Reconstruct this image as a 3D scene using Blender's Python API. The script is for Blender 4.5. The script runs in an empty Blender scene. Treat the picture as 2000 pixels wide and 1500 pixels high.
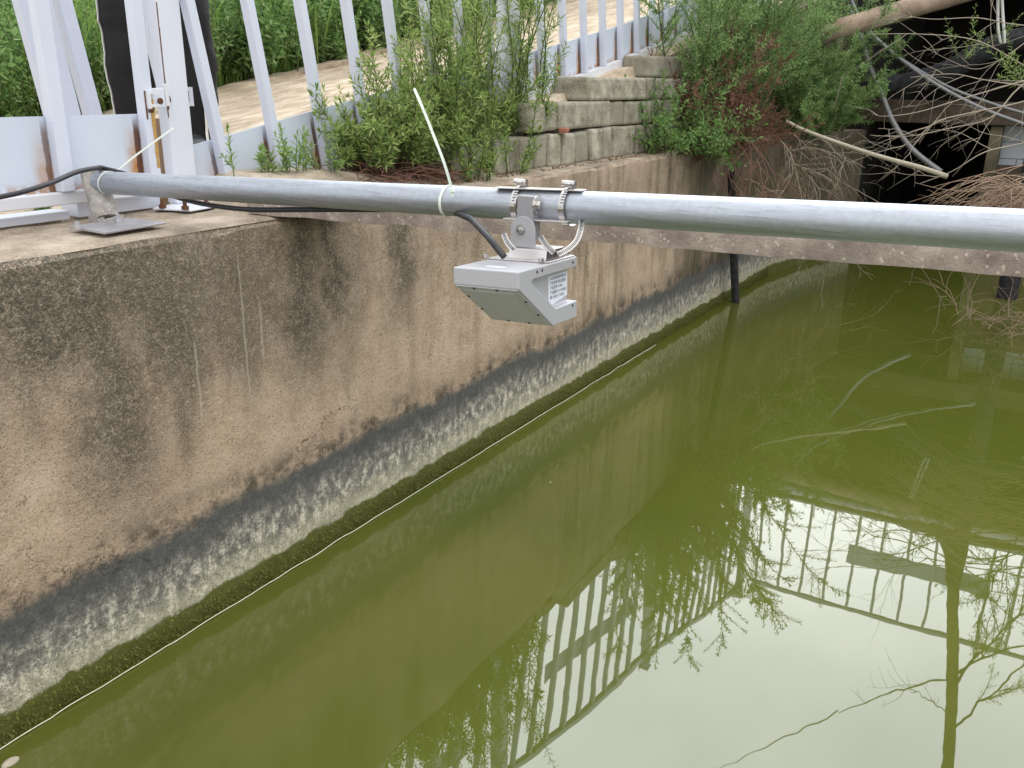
import bpy, math, random
from mathutils import Vector, Matrix, noise as mnoise
rnd = random.Random(7)
SC = bpy.context.scene
COL = SC.collection
PI = math.pi
Vc = Vector

# ------------------------------------------------------------------ camera frame
# world frame: X runs along the channel wall, Y points from the channel into the land, Z is up, water at z = 0
H = 1.516
FPX = 1733.0
_p, _r, _a = math.radians(18.8), math.radians(.83), math.radians(59.5)
def _rot(w):
    c, s = math.cos(_a), math.sin(_a)
    return Vc((c*w[0]+s*w[1], -s*w[0]+c*w[1], w[2]))
_fw = Vc((0, math.cos(_p), -math.sin(_p))); _up = Vc((0, math.sin(_p), math.cos(_p))); _rt = Vc((1, 0, 0))
CR = _rot(_rt*math.cos(_r)+_up*math.sin(_r)); CU = _rot(_up*math.cos(_r)-_rt*math.sin(_r)); CF = _rot(_fw)
CAM = Vc((0, 0, H))
def ray(x, y): return CF + CR*((x-1000)/FPX) - CU*((y-750)/FPX)
def onz(x, y, z): q = ray(x, y); return CAM + q*((z-H)/q.z)      # point of a horizontal plane
def onv(x, y, v): q = ray(x, y); return CAM + q*(v/q.y)          # point of a plane along the channel
def onu(x, y, u): q = ray(x, y); return CAM + q*(u/q.x)          # point of a plane across the channel
def ond(x, y, d): return CAM + ray(x, y)*d

# ------------------------------------------------------------------ mesh builder
def lerp(a, b, t): return a + (b-a)*t
def interp(tab, x):
    if x <= tab[0][0]: return tab[0][1]
    for (x0, y0), (x1, y1) in zip(tab, tab[1:]):
        if x <= x1: return y0 + (y1-y0)*(x-x0)/(x1-x0)
    return tab[-1][1]
def perp(d):
    d = d.normalized(); a = Vc((0, 0, 1)) if abs(d.z) < .9 else Vc((1, 0, 0))
    s = d.cross(a).normalized(); return s, s.cross(d).normalized()

class MB:
    def __init__(s): s.v = []; s.f = []; s.uv = None
    def face(s, *p):
        n = len(s.v); s.v += [Vc(q) for q in p]; s.f.append(tuple(range(n, n+len(p))))
    def hexa(s, p):      # p: 4 bottom then 4 top points
        n = len(s.v); s.v += [Vc(q) for q in p]
        for f in ((3, 2, 1, 0), (4, 5, 6, 7), (0, 1, 5, 4), (1, 2, 6, 5), (2, 3, 7, 6), (3, 0, 4, 7)): s.f.append(tuple(n+i for i in f))
        return s
    def box(s, a, b):
        (x0, y0, z0), (x1, y1, z1) = a, b
        return s.hexa([(x0, y0, z0), (x1, y0, z0), (x1, y1, z0), (x0, y1, z0), (x0, y0, z1), (x1, y0, z1), (x1, y1, z1), (x0, y1, z1)])
    def obox(s, c, ax, ay, az, sx, sy, sz):
        c = Vc(c); p = []
        for k in (-1, 1):
            for i, j in ((-1, -1), (1, -1), (1, 1), (-1, 1)): p.append(c+ax*(i*sx/2)+ay*(j*sy/2)+az*(k*sz/2))
        return s.hexa(p)
    def bar(s, a, b, w, h, side=None):
        a, b = Vc(a), Vc(b); d = (b-a).normalized()
        sd = Vc(side).normalized() if side is not None else perp(d)[0]
        sd = (sd-d*sd.dot(d)).normalized(); u = d.cross(sd)
        p = [q+sd*(i*w/2)+u*(j*h/2) for q in (a, b) for i, j in ((-1, -1), (1, -1), (1, 1), (-1, 1))]
        return s.hexa(p)
    def prism(s, poly, vec):
        n = len(s.v); k = len(poly); vec = Vc(vec)
        s.v += [Vc(q) for q in poly] + [Vc(q)+vec for q in poly]
        s.f.append(tuple(range(n+k-1, n-1, -1))); s.f.append(tuple(range(n+k, n+2*k)))
        for i in range(k): j = (i+1) % k; s.f.append((n+i, n+j, n+k+j, n+k+i))
        return s
    def tube(s, pts, r, n=8, cap=True):
        pts = [Vc(q) for q in pts]; m = len(pts)
        rs = r if isinstance(r, (list, tuple)) else [r]*m
        base = len(s.v); sd = None
        for i in range(m):
            d = (pts[min(i+1, m-1)]-pts[max(i-1, 0)])
            if d.length < 1e-9: d = Vc((0, 0, 1))
            d.normalize()
            if sd is None: sd, u = perp(d)
            else:
                sd = sd-d*sd.dot(d)
                sd = sd.normalized() if sd.length > 1e-6 else perp(d)[0]
                u = sd.cross(d)
            for k in range(n):
                a = 2*PI*k/n; s.v.append(pts[i]+(sd*math.cos(a)+u*math.sin(a))*rs[i])
        for i in range(m-1):
            for k in range(n):
                a = base+i*n+k; b = base+i*n+(k+1) % n; s.f.append((a, b, b+n, a+n))
        if cap:
            s.f.append(tuple(base+k for k in range(n-1, -1, -1))); s.f.append(tuple(base+(m-1)*n+k for k in range(n)))
        return s
    def disc(s, c, d, r, h, n=12):
        c = Vc(c); d = Vc(d).normalized(); return s.tube([c, c+d*h], r, n)
    def leaf(s, p, d, nrm, l, w, bend=.15, at=.45):
        p = Vc(p); d = d.normalized(); sd = d.cross(nrm)
        if sd.length < 1e-5: sd = perp(d)[0]
        sd.normalize(); n2 = sd.cross(d)
        m = p+d*(l*at)+n2*(bend*l*.25)
        n = len(s.v); s.v += [p, m+sd*(w/2), p+d*l-n2*(bend*l), m-sd*(w/2)]; s.f.append((n, n+1, n+2, n+3))
    def grid(s, nu, nv, fn):
        n = len(s.v)
        for i in range(nu+1):
            for j in range(nv+1): s.v.append(Vc(fn(i/nu, j/nv)))
        for i in range(nu):
            for j in range(nv):
                a = n+i*(nv+1)+j; s.f.append((a, a+nv+1, a+nv+2, a+1))
        return s
    def build(s, name, mat, parent=None, smooth=False, bevel=0, origin=None):
        me = bpy.data.meshes.new(name)
        if parent is not None: o0 = Vc(parent['_o'])
        elif origin is not None: o0 = Vc(origin)
        else:
            xs = [q.x for q in s.v]; ys = [q.y for q in s.v]; zs = [q.z for q in s.v]
            o0 = Vc(((min(xs)+max(xs))/2, (min(ys)+max(ys))/2, min(zs)))
        me.from_pydata([tuple(q-o0) for q in s.v], [], s.f)
        me.materials.append(mat)
        if s.uv:
            l = me.uv_layers.new(name='UVMap')
            for i, lp in enumerate(me.loops): l.data[i].uv = s.uv[lp.vertex_index]
        if smooth: me.polygons.foreach_set('use_smooth', [True]*len(me.polygons))
        me.update()
        ob = bpy.data.objects.new(name, me); COL.objects.link(ob)
        if parent is not None: ob.parent = parent
        else: ob.location = o0
        ob['_o'] = tuple(o0)
        if smooth == 'auto':
            me.set_sharp_from_angle(angle=math.radians(35))
        if bevel:
            m = ob.modifiers.new('bevel', 'BEVEL'); m.width = bevel; m.segments = 2; m.limit_method = 'ANGLE'; m.angle_limit = math.radians(40)
        return ob

def tag(o, label=None, cat=None, group=None, kind=None):
    if label: o['label'] = label
    if cat: o['category'] = cat
    if group: o['group'] = group
    if kind: o['kind'] = kind
    return o
def thing(name, loc, label, cat, group=None):
    o = bpy.data.objects.new(name, None); o.empty_display_size = .1; COL.objects.link(o)
    o.location = loc; o['_o'] = tuple(loc)
    return tag(o, label, cat, group)
def dup(root, loc, rz=0, sc=1, label=None):
    r = root.copy(); COL.objects.link(r); r.location = loc; r.rotation_euler = (0, 0, rz); r.scale = (sc,)*3
    if label: r['label'] = label
    for ch in list(root.children):
        c = ch.copy(); COL.objects.link(c); c.parent = r
        for g in list(ch.children):
            d = g.copy(); COL.objects.link(d); d.parent = c
    return r
def structure(o): o['kind'] = 'structure'; return o

# ------------------------------------------------------------------ node helper
class NT:
    def __init__(s, name):
        s.m = bpy.data.materials.new(name); s.m.use_nodes = True; s.t = s.m.node_tree
        s.t.nodes.clear(); s.out = s.t.nodes.new('ShaderNodeOutputMaterial')
    def n(s, typ, ins=None, **at):
        k = s.t.nodes.new('ShaderNode'+typ)
        for a, v in at.items(): setattr(k, a, v)
        for a, v in (ins or {}).items():
            i = k.inputs[a]
            if isinstance(v, bpy.types.NodeSocket): s.t.links.new(v, i)
            else:
                if isinstance(v, (tuple, list)) and len(v) == 3 and i.type == 'RGBA': v = (*v, 1)
                i.default_value = v
        return k
    def pos(s): return s.n('NewGeometry').outputs['Position']
    def xyz(s, v=None): k = s.n('SeparateXYZ', {0: v or s.pos()}); return k.outputs[0], k.outputs[1], k.outputs[2]
    def comb(s, x, y, z): return s.n('CombineXYZ', {0: x, 1: y, 2: z}).outputs[0]
    def scale(s, v, k): return s.n('VectorMath', {0: v, 1: k}, operation='MULTIPLY').outputs[0]
    def noise(s, sc, v=None, det=4, ro=.55, col=False):
        k = s.n('TexNoise', {'Vector': v or s.pos(), 'Scale': sc, 'Detail': det, 'Roughness': ro})
        return k.outputs['Color' if col else 'Fac']
    def vor(s, sc, v=None, out='Distance', feature='F1'):
        return s.n('TexVoronoi', {'Vector': v or s.pos(), 'Scale': sc}, feature=feature).outputs[out]
    def math(s, op, a, b=0, c=0, clamp=False):
        k = s.n('Math', {0: a, 1: b, 2: c}, operation=op); k.use_clamp = clamp; return k.outputs[0]
    def sm(s, x, a, b, lo=0., hi=1.):
        return s.n('MapRange', {'Value': x, 'From Min': a, 'From Max': b, 'To Min': lo, 'To Max': hi}, interpolation_type='SMOOTHSTEP').outputs[0]
    def mix(s, f, a, b, mode='MIX'):
        k = s.n('Mix', data_type='RGBA', blend_type=mode)
        for i, v in ((0, f), (6, a), (7, b)):
            if isinstance(v, bpy.types.NodeSocket): s.t.links.new(v, k.inputs[i])
            else: k.inputs[i].default_value = (*v, 1) if isinstance(v, (tuple, list)) else v
        return k.outputs[2]
    def ramp(s, f, stops):
        k = s.n('ValToRGB', {0: f}); e = k.color_ramp.elements
        while len(e) < len(stops): e.new(.5)
        for q, (p, c) in zip(e, stops): q.position = p; q.color = (*c, 1) if isinstance(c, (tuple, list)) else (c, c, c, 1)
        return k.outputs[0]
    def bump(s, h, st=.3, d=.01): return s.n('Bump', {'Height': h, 'Strength': st, 'Distance': d}).outputs[0]
    def pri(s, **kw):
        ins = {k.replace('_', ' '): v for k, v in kw.items()}
        k = s.n('BsdfPrincipled', ins); s.t.links.new(k.outputs[0], s.out.inputs[0]); return s.m

def simple(name, c, rough=.6, metal=0, var=.25, sc=20, bump=.0, spec=.5):
    t = NT(name); f = t.noise(sc)
    col = t.mix(f, tuple(x*(1-var) for x in c), tuple(min(1, x*(1+var)) for x in c))
    kw = dict(Base_Color=col, Roughness=rough, Metallic=metal)
    kw['Specular IOR Level'] = spec
    if bump: kw['Normal'] = t.bump(t.noise(sc*3), bump, .005)
    return t.pri(**kw)
def leafmat(name, c1, c2, trans=.3, c3=None):
    t = NT(name); g = t.n('NewGeometry').outputs['Random Per Island']
    col = t.ramp(g, [(0, c1), (.55, c2), (1, c3 or tuple(min(1, x*1.35) for x in c2))])
    info = t.n('ObjectInfo').outputs['Random']
    col = t.mix(t.math('MULTIPLY', info, .25), col, tuple(x*.6 for x in c1))
    d = t.n('BsdfPrincipled', {'Base Color': col, 'Roughness': .55, 'Specular IOR Level': .3})
    tr = t.n('BsdfTranslucent', {'Color': col})
    mx = t.n('MixShader', {0: trans, 1: d.outputs[0], 2: tr.outputs[0]})
    t.t.links.new(mx.outputs[0], t.out.inputs[0]); return t.m
M = {}
# ------------------------------------------------------------------ materials
def m_wall():
    t = NT('stained concrete'); P = t.pos(); x, y, z = t.xyz(P)
    w = t.comb(x, 0., z)
    big = t.noise(1.6, w, 5); mid = t.noise(9., w, 5, .6); fine = t.noise(70., P, 3, .7)
    base = t.ramp(mid, [(.28, (.39, .28, .19)), (.5, (.53, .395, .285)), (.72, (.62, .485, .37))])
    # olive run-off streaks, stronger far along the wall
    strk = t.noise(1., t.comb(t.math('MULTIPLY', x, 9.), 0., t.math('MULTIPLY', z, .9)), 5, .65)
    far = t.sm(x, 1.9, 4.2)
    base = t.mix(t.math('MULTIPLY', t.sm(strk, .42, .7), t.math('ADD', .12, t.math('MULTIPLY', far, .60))), base, (.115, .088, .042))
    pale = t.math('MULTIPLY', t.sm(strk, .52, .34), .35)
    base = t.mix(pale, base, (.45, .36, .25))
    # exposed grains
    gr = t.n('TexVoronoi', {'Vector': P, 'Scale': 300.}).outputs['Color']
    gv = t.xyz(gr)[0]
    base = t.mix(t.sm(gv, .86, .98, 0, .55), base, (.11, .08, .05))
    base = t.mix(t.sm(gv, .20, .04, 0, .5), base, (.64, .53, .42))
    # black growth from the top edge down, plus the beam's shade painted below it
    d2 = t.noise(1., t.comb(t.math('MULTIPLY', x, 4.2), 3., t.math('MULTIPLY', z, 1.1)), 4, .6)
    top = t.sm(t.math('ADD', z, t.math('MULTIPLY', t.math('SUBTRACT', d2, .5), 1.35)), .54, .96)
    near = t.sm(x, 2.6, 1.2, .40, 1.)
    def drip(u0, wd, z0, k):
        g = t.math('ABSOLUTE', t.math('SUBTRACT', t.math('ADD', x, t.math('MULTIPLY', t.math('SUBTRACT', t.noise(4., w, 5, .7), .5), .30)), u0))
        return t.math('MULTIPLY', t.math('MULTIPLY', t.sm(g, wd*1.15, 0.), t.sm(z, z0, z0+.35)), k)
    st = t.math('MULTIPLY', top, near)
    for a in ((1.98, .19, .44, 1.), (2.12, .10, .55, 1.), (2.47, .17, .55, 1.), (2.72, .07, .7, .5), (1.30, .20, .30, .95), (1.08, .12, .55, .75), (.95, .14, .45, .6), (1.62, .09, .66, .55), (3.0, .12, .55, .6), (3.9, .12, .5, .55)):
        st = t.math('MAXIMUM', st, drip(*a))
    st = t.math('MULTIPLY', st, t.sm(t.math('ADD', t.math('MULTIPLY', t.noise(40., w, 6, .8), .80), t.math('MULTIPLY', gv, .20)), .26, .58, .35, 1.))
    base = t.mix(t.math('MULTIPLY', st, .88), base, t.mix(mid, (.026, .028, .024), (.058, .056, .040)))
    # darker, greener stretch beyond the joint: stain and the bush's shade painted together
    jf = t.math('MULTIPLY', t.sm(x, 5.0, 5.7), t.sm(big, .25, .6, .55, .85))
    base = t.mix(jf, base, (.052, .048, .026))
    pk = t.math('MULTIPLY', t.sm(t.math('ABSOLUTE', t.math('SUBTRACT', x, t.math('ADD', 5.72, t.math('MULTIPLY', z, .22)))), .12, .05), t.sm(mid, .38, .55))
    base = t.mix(t.math('MULTIPLY', pk, .75), base, (.36, .27, .22))
    base = t.mix(t.math('MULTIPLY', t.sm(t.math('ABSOLUTE', t.math('SUBTRACT', x, 5.60)), .012, .004), .8), base, (.03, .027, .02))
    # thin pale runs
    for u0, z0, z1 in ((1.735, .60, 1.06), (1.555, .58, .86), (1.80, .70, .92)):
        g = t.math('ABSOLUTE', t.math('SUBTRACT', t.math('ADD', x, t.math('MULTIPLY', t.noise(12., w), .012)), u0+.006))
        k = t.math('MULTIPLY', t.math('MULTIPLY', t.sm(g, .0065, .0), t.sm(z, z0, z0+.05)), t.sm(z, z1, z1-.05))
        base = t.mix(t.math('MULTIPLY', k, .42), base, (.62, .56, .46))
    # tide line, bleached zone, moss
    wob = t.math('ADD', t.math('MULTIPLY', t.math('SUBTRACT', t.noise(2.3, w, 3), .5), .11), t.math('MULTIPLY', t.math('SUBTRACT', t.noise(22., w, 4), .5), .05))
    zz = t.math('ADD', z, wob)
    fr = t.math('MULTIPLY', t.math('MULTIPLY', t.sm(zz, .47, .33), t.sm(t.noise(9., w, 6, .75), .40, .60)), .9)
    base = t.mix(fr, base, (.045, .034, .020))
    wl = t.noise(1., t.comb(t.math('MULTIPLY', x, 27.), 0., t.math('MULTIPLY', z, 20.)), 7, .78)
    blot = t.noise(6., w, 4, .6)
    grey = t.ramp(wl, [(.34, (.10, .096, .085)), (.49, (.27, .255, .215)), (.60, (.74, .69, .57))])
    grey = t.mix(t.math('MULTIPLY', t.sm(zz, .16, .29), .92), grey, t.mix(blot, (.050, .050, .052), (.115, .115, .115)))
    grey = t.mix(t.math('MULTIPLY', t.sm(zz, .17, .09), .45), grey, (.66, .62, .42))
    grey = t.mix(t.sm(gv, .78, .96, 0, .6), grey, (.05, .05, .045))
    base = t.mix(t.sm(zz, .350, .305), base, grey)
    mz = t.math('ADD', z, t.math('MULTIPLY', t.math('SUBTRACT', t.noise(9., w, 5, .7), .5), .085))
    base = t.mix(t.sm(mz, .082, .068), base, t.mix(t.noise(60., P), (.05, .062, .010), (.16, .165, .03)))
    # hairline cracks
    cr = t.vor(1.7, t.n('VectorMath', {0: w, 1: t.scale(t.noise(5., w, 5, .7, True), (.35, .35, .35))}, operation='ADD').outputs[0], 'Distance', 'DISTANCE_TO_EDGE')
    base = t.mix(t.math('MULTIPLY', t.sm(cr, .006, .001), t.sm(big, .50, .60, 0, .8)), base, (.05, .04, .03))
    h = t.math('ADD', t.math('MULTIPLY', gv, -.5), t.math('ADD', t.math('MULTIPLY', fine, 1.2), mid))
    return t.pri(Base_Color=base, Roughness=.92, Normal=t.bump(h, .6, .006))
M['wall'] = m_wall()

def m_concrete(name, c1, c2, c3, dark=.5, bs=.35, sc=6., gs=260., st=None, oi=0, gt=(.90, .98, .4)):
    t = NT(name); P = t.pos()
    n1 = t.noise(sc, t.scale(P, st) if st else P, 6, .65); n2 = t.noise(sc*12, P, 4, .7); n3 = t.noise(sc*.3, P, 4)
    c = t.ramp(n1, [(.34, c1), (.5, c2), (.66, c3)])
    c = t.mix(t.sm(n3, .52, .70, 0, dark), c, tuple(x*.35 for x in c1))
    c = t.mix(t.sm(n2, .58, .75, 0, .55), c, tuple(x*.4 for x in c1))
    g = t.xyz(t.n('TexVoronoi', {'Vector': P, 'Scale': gs}).outputs['Color'])[0]
    c = t.mix(t.sm(g, gt[0], gt[1], 0, gt[2]), c, tuple(min(1, x*1.5) for x in c3))
    if oi: c = t.mix(t.math('MULTIPLY', t.n('ObjectInfo').outputs['Random'], oi), c, tuple(x*.55 for x in c2))
    return t.pri(Base_Color=c, Roughness=.93, Normal=t.bump(t.math('ADD', n1, n2), bs, .01))
M['deck'] = m_concrete('weathered ledge', (.19, .15, .11), (.33, .265, .20), (.47, .40, .32), .6)
M['ramp'] = m_concrete('tan ramp concrete', (.30, .225, .155), (.45, .355, .26), (.60, .51, .40), .35, .5, 3., 200., (1.2, 4., 4.))
M['block'] = m_concrete('grey stone block', (.20, .18, .13), (.36, .33, .255), (.52, .48, .39), .6, .7, 11., 200., None, .75)
M['beam'] = m_concrete('brown stone beam', (.22, .168, .145), (.325, .26, .225), (.43, .355, .31), .35, .5, 14., 170., None, 0, (.955, .970, .6))
M['lintel'] = m_concrete('brown lintel concrete', (.045, .032, .022), (.085, .06, .042), (.13, .10, .075), .5, .4, 4.)
M['chambershade'] = m_concrete('shade painted chamber', (.006, .0055, .005), (.012, .010, .008), (.022, .017, .013), .5, .5, 3.)  # near-black colour puts the chamber's deep shade into its walls
M['soil'] = m_concrete('bank soil', (.05, .045, .025), (.10, .085, .05), (.16, .13, .08), .4, .6, 3.)
M['wing'] = m_concrete('old wing wall', (.055, .048, .030), (.10, .085, .052), (.17, .145, .095), .6, .5, 2.5)

def m_water():
    t = NT('green canal water'); P = t.pos()
    c = t.mix(t.sm(t.noise(.55, P, 3), .35, .68), (.074, .089, .0140), (.096, .105, .0195))
    c = t.mix(t.sm(t.noise(160., P, 2), .70, .80, 0, .35), c, (.22, .24, .06))
    h = t.math('ADD', t.noise(1.6, P, 2, .4), t.math('MULTIPLY', t.noise(7., P, 2, .4), .10))
    return t.pri(Base_Color=c, Roughness=.012, IOR=1.74, Normal=t.bump(h, .08, .02))
M['water'] = m_water()

def m_paint(name, c, rust=.5, rough=.38):
    t = NT(name); P = t.pos()
    n = t.noise(5., P, 5); k = t.noise(45., P, 5, .7)
    col = t.mix(n, tuple(x*.86 for x in c), c)
    ed = t.sm(k, .66, .74, 0, rust)
    col = t.mix(ed, col, (.20, .085, .025))
    sp = t.noise(1., t.scale(P, (30., 30., 4.)), 4, .6)
    col = t.mix(t.sm(sp, .60, .78, 0, .35*rust+.05), col, (.50, .42, .28))
    return t.pri(Base_Color=col, Roughness=rough, Normal=t.bump(k, .06, .002))
M['white'] = m_paint('white fence paint', (.64, .675, .79), .35)
M['whiteclean'] = m_paint('white post paint', (.70, .72, .81), .25)
def m_panel():
    # painted sheet; UV.x counts bars along the sheet, UV.y runs from foot to top edge: rust weeps beside each weld
    t = NT('rust streaked sheet'); P = t.pos(); uv = t.n('UVMap').outputs[0]; s, q, _ = t.xyz(uv)
    n = t.noise(6., P, 4); k = t.noise(28., P, 5, .65)
    col = t.mix(n, (.52, .575, .68), (.62, .675, .775))
    fr = t.math('FRACT', t.math('ADD', s, .5)); d = t.math('SUBTRACT', fr, .5)       # 0 at a bar
    d = t.math('ADD', d, t.math('MULTIPLY', t.math('SUBTRACT', k, .5), .05))
    cell = t.noise(1., t.comb(t.math('FLOOR', t.math('ADD', s, .5)), 4.2, 0.), 1)
    str_ = t.sm(cell, .38, .55, .75, 1.)
    wd = t.math('ADD', .115, t.math('MULTIPLY', t.math('SUBTRACT', 1., q), .07))
    side = t.math('MULTIPLY', t.sm(d, -.16, -.10), t.sm(d, .02, .0))
    r1 = t.math('MULTIPLY', t.math('MULTIPLY', t.sm(t.math('ABSOLUTE', t.math('ADD', d, .088)), .040, .022), t.sm(q, 1.02, .75)), str_)
    r2 = t.math('MULTIPLY', t.sm(q, .20, .0), t.sm(k, .40, .56))
    halo = t.math('MULTIPLY', t.math('MULTIPLY', t.sm(t.math('ABSOLUTE', t.math('ADD', d, .11)), .17, .03), t.sm(q, 1., .2)), t.math('MULTIPLY', k, str_))
    col = t.mix(t.math('MULTIPLY', halo, 1.7, clamp=True), col, (.47, .22, .05))
    col = t.mix(t.math('MULTIPLY', r2, .8), col, (.36, .17, .055))
    col = t.mix(t.math('MULTIPLY', r1, .95), col, t.mix(k, (.018, .009, .006), (.17, .055, .016)))
    return t.pri(Base_Color=col, Roughness=.42, Normal=t.bump(k, .05, .002))
M['panel'] = m_panel()
M['rust'] = simple('rust', (.13, .055, .024), .9, .1, .6, 60, .3)
M['rail_rust'] = m_paint('rust edged rail paint', (.70, .71, .76), 1.0, .5)

def m_galv():
    t = NT('galvanised pipe'); P = t.pos()
    s1 = t.noise(1., t.scale(P, (95., 1.3, 95.)), 5, .6); s2 = t.noise(1., t.scale(P, (260., 3., 260.)), 4, .65)
    n = t.noise(9., P, 4)
    col = t.ramp(s1, [(.28, (.37, .395, .44)), (.5, (.43, .46, .515)), (.74, (.50, .53, .59))])
    col = t.mix(t.sm(s2, .54, .66, 0, .65), col, (.27, .285, .32))
    col = t.mix(t.sm(n, .55, .7, 0, .3), col, (.38, .395, .43))
    sp = t.xyz(t.n('TexVoronoi', {'Vector': P, 'Scale': 130.}).outputs['Color'])[0]
    col = t.mix(t.sm(sp, .0, 1., 0, .35), col, (.34, .36, .40))
    dt_ = t.sm(t.noise(14., P, 6, .75), .56, .74, 0, .45)
    col = t.mix(dt_, col, (.30, .30, .30))
    ro = t.sm(s1, .3, .7, .42, .56)
    return t.pri(Base_Color=col, Roughness=ro, Metallic=.82, Normal=t.bump(t.math('ADD', s2, s1), .10, .002))
M['galv'] = m_galv()
M['oldgalv'] = m_concrete('dull galvanised', (.22, .20, .17), (.33, .31, .28), (.46, .44, .41), .35, .3, 22.)
M['plate'] = simple('steel plate', (.50, .49, .52), .38, .7, .3, 14, .1)
M['steel'] = simple('stainless steel', (.52, .50, .49), .26, 1., .15, 40)
M['bracket'] = simple('grey bracket', (.31, .305, .33), .42, .35, .06, 60)
M['bracketl'] = simple('light grey bracket', (.42, .42, .44), .42, .4, .06, 60)
M['channel'] = simple('brushed steel channel', (.66, .62, .62), .36, .75, .12, 30)
M['housing'] = simple('grey cast housing', (.435, .432, .465), .45, .12, .04, 120, .02)
M['antenna'] = simple('grey antenna plate', (.50, .49, .53), .55, 0., .05, 60)
M['sticker'] = simple('sticker paper', (.72, .75, .84), .4, 0, .05, 15)
M['ink'] = simple('label ink', (.03, .03, .045), .6, 0, .1)
M['black'] = simple('black cable', (.018, .018, .022), .45, 0, .3, 30)
M['rubber'] = m_concrete('ribbed rubber', (.010, .010, .012), (.022, .022, .026), (.05, .05, .055), .3, .4, 20.)
M['tie'] = simple('white nylon', (.74, .80, .74), .4, 0, .06)
M['twine'] = simple('white twine', (.78, .76, .62), .8, 0, .2, 200)
M['bamboo'] = m_concrete('bamboo', (.20, .145, .105), (.29, .215, .16), (.38, .29, .22), .3, .25, 8.)
M['stick'] = simple('bleached stick', (.42, .37, .29), .8, 0, .3, 30, .2)
M['twig'] = simple('dry twig', (.27, .185, .13), .85, 0, .45, 12, .2)
M['twigp'] = simple('pale twig', (.33, .28, .22), .85, 0, .35, 12, .2)
M['redtwig'] = simple('red brown twig', (.17, .085, .06), .85, 0, .45, 12, .2)
M['stem'] = simple('green stem', (.075, .10, .03), .7, 0, .3, 12)
M['woodstem'] = simple('brown stem', (.085, .055, .032), .85, 0, .4, 14, .2)
M['rod'] = simple('grey rod', (.22, .22, .23), .5, .3, .2, 9)
M['rope'] = simple('white rope', (.66, .66, .62), .8, 0, .15, 80)
M['board'] = simple('tan board', (.36, .24, .145), .8, 0, .2, 12, .1)
M['brick'] = simple('red brick', (.34, .13, .085), .9, 0, .3, 30, .4)
M['bark'] = m_concrete('tree bark', (.10, .085, .05), (.17, .145, .09), (.25, .22, .14), .4, .7, 14.)
def m_tile():
    t = NT('white tile'); x, y, z = t.xyz()
    b = t.n('TexBrick', {'Vector': t.comb(y, z, 0.), 'Color1': (.74, .78, .84), 'Color2': (.68, .73, .80), 'Mortar': (.30, .33, .38), 'Scale': 1., 'Mortar Size': .006, 'Brick Width': .30, 'Row Height': .15})
    return t.pri(Base_Color=b.outputs[0], Roughness=.25)
M['tile'] = m_tile()
M['fabric'] = simple('black tracksuit', (.009, .009, .011), .7, 0, .3, 9, .9, .25)
M['piping'] = simple('white piping', (.72, .72, .72), .6)
M['skin'] = simple('skin', (.52, .33, .24), .5, 0, .08)
M['hair'] = simple('black hair', (.012, .010, .010), .45)
M['shoe'] = simple('dark shoe', (.03, .03, .035), .5)
M['eye'] = simple('eye white', (.7, .7, .68), .25)
M['lip'] = simple('lip', (.36, .16, .13), .5)
M['grassleaf'] = leafmat('grass blades', (.14, .25, .05), (.28, .42, .095), .5, (.48, .54, .20))
M['herb'] = leafmat('broad weeds', (.12, .24, .065), (.22, .37, .12), .45, (.34, .47, .19))
M['weed'] = leafmat('weed leaves', (.15, .235, .060), (.29, .405, .115), .45, (.47, .55, .21))
M['palew'] = leafmat('pale weed leaves', (.17, .29, .075), (.28, .42, .13), .4, (.38, .50, .19))
M['tamarisk'] = leafmat('feathery foliage', (.14, .25, .085), (.245, .385, .14), .48, (.38, .48, .18))
M['rusty'] = leafmat('dry red foliage', (.105, .046, .032), (.215, .095, .062), .25, (.30, .185, .115))
M['low'] = leafmat('low green leaves', (.09, .185, .045), (.18, .31, .09), .42, (.28, .40, .14))
M['moss'] = leafmat('moss', (.085, .105, .016), (.17, .185, .032), .35, (.27, .25, .07))
M['weep'] = simple('rust weep', (.42, .25, .07), .7, 0, .5, 70)
M['litter'] = simple('leaf litter', (.16, .10, .055), .9, 0, .6, 40, .3)
M['foam'] = simple('pale speck', (.8, .8, .7), .6)
M['strap'] = simple('steel strap', (.42, .41, .40), .42, .55, .2, 50)
# ------------------------------------------------------------------ setting
ZD = 1.131                      # top of the channel wall
VW, VF = 1.92, 2.31             # face of the wall, line of the fence
UE = 9.3                        # front of the culvert bridge
ZB = [(1.93, 1.125), (2.09, 1.15), (2.56, 1.23), (4.44, 1.53), (5.12, 1.648), (5.69, 1.76), (7.98, 2.19), (9.5, 2.55)]
ZT = [(1.93, 2.15), (4.27, 2.77), (5.63, 3.11), (6.2, 3.22), (7.84, 3.7), (9.3, 4.1)]
def zb(u): return interp(ZB, u)
def zt(u): return interp(ZT, u)
def rampz(u): return ZD+.002 if u < 1.93 else max(ZD+.002, zb(u)-.035)
def nz(x, y, s=1., k=0.): return mnoise.noise(Vc((x*s, y*s, k)))
def wall_line(u):               # y of the wall face: straight, then the wing wall swings towards the channel
    return VW if u < 7.5 else VW+(u-7.5)/(UE-7.5)*(1.585-VW)

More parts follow.
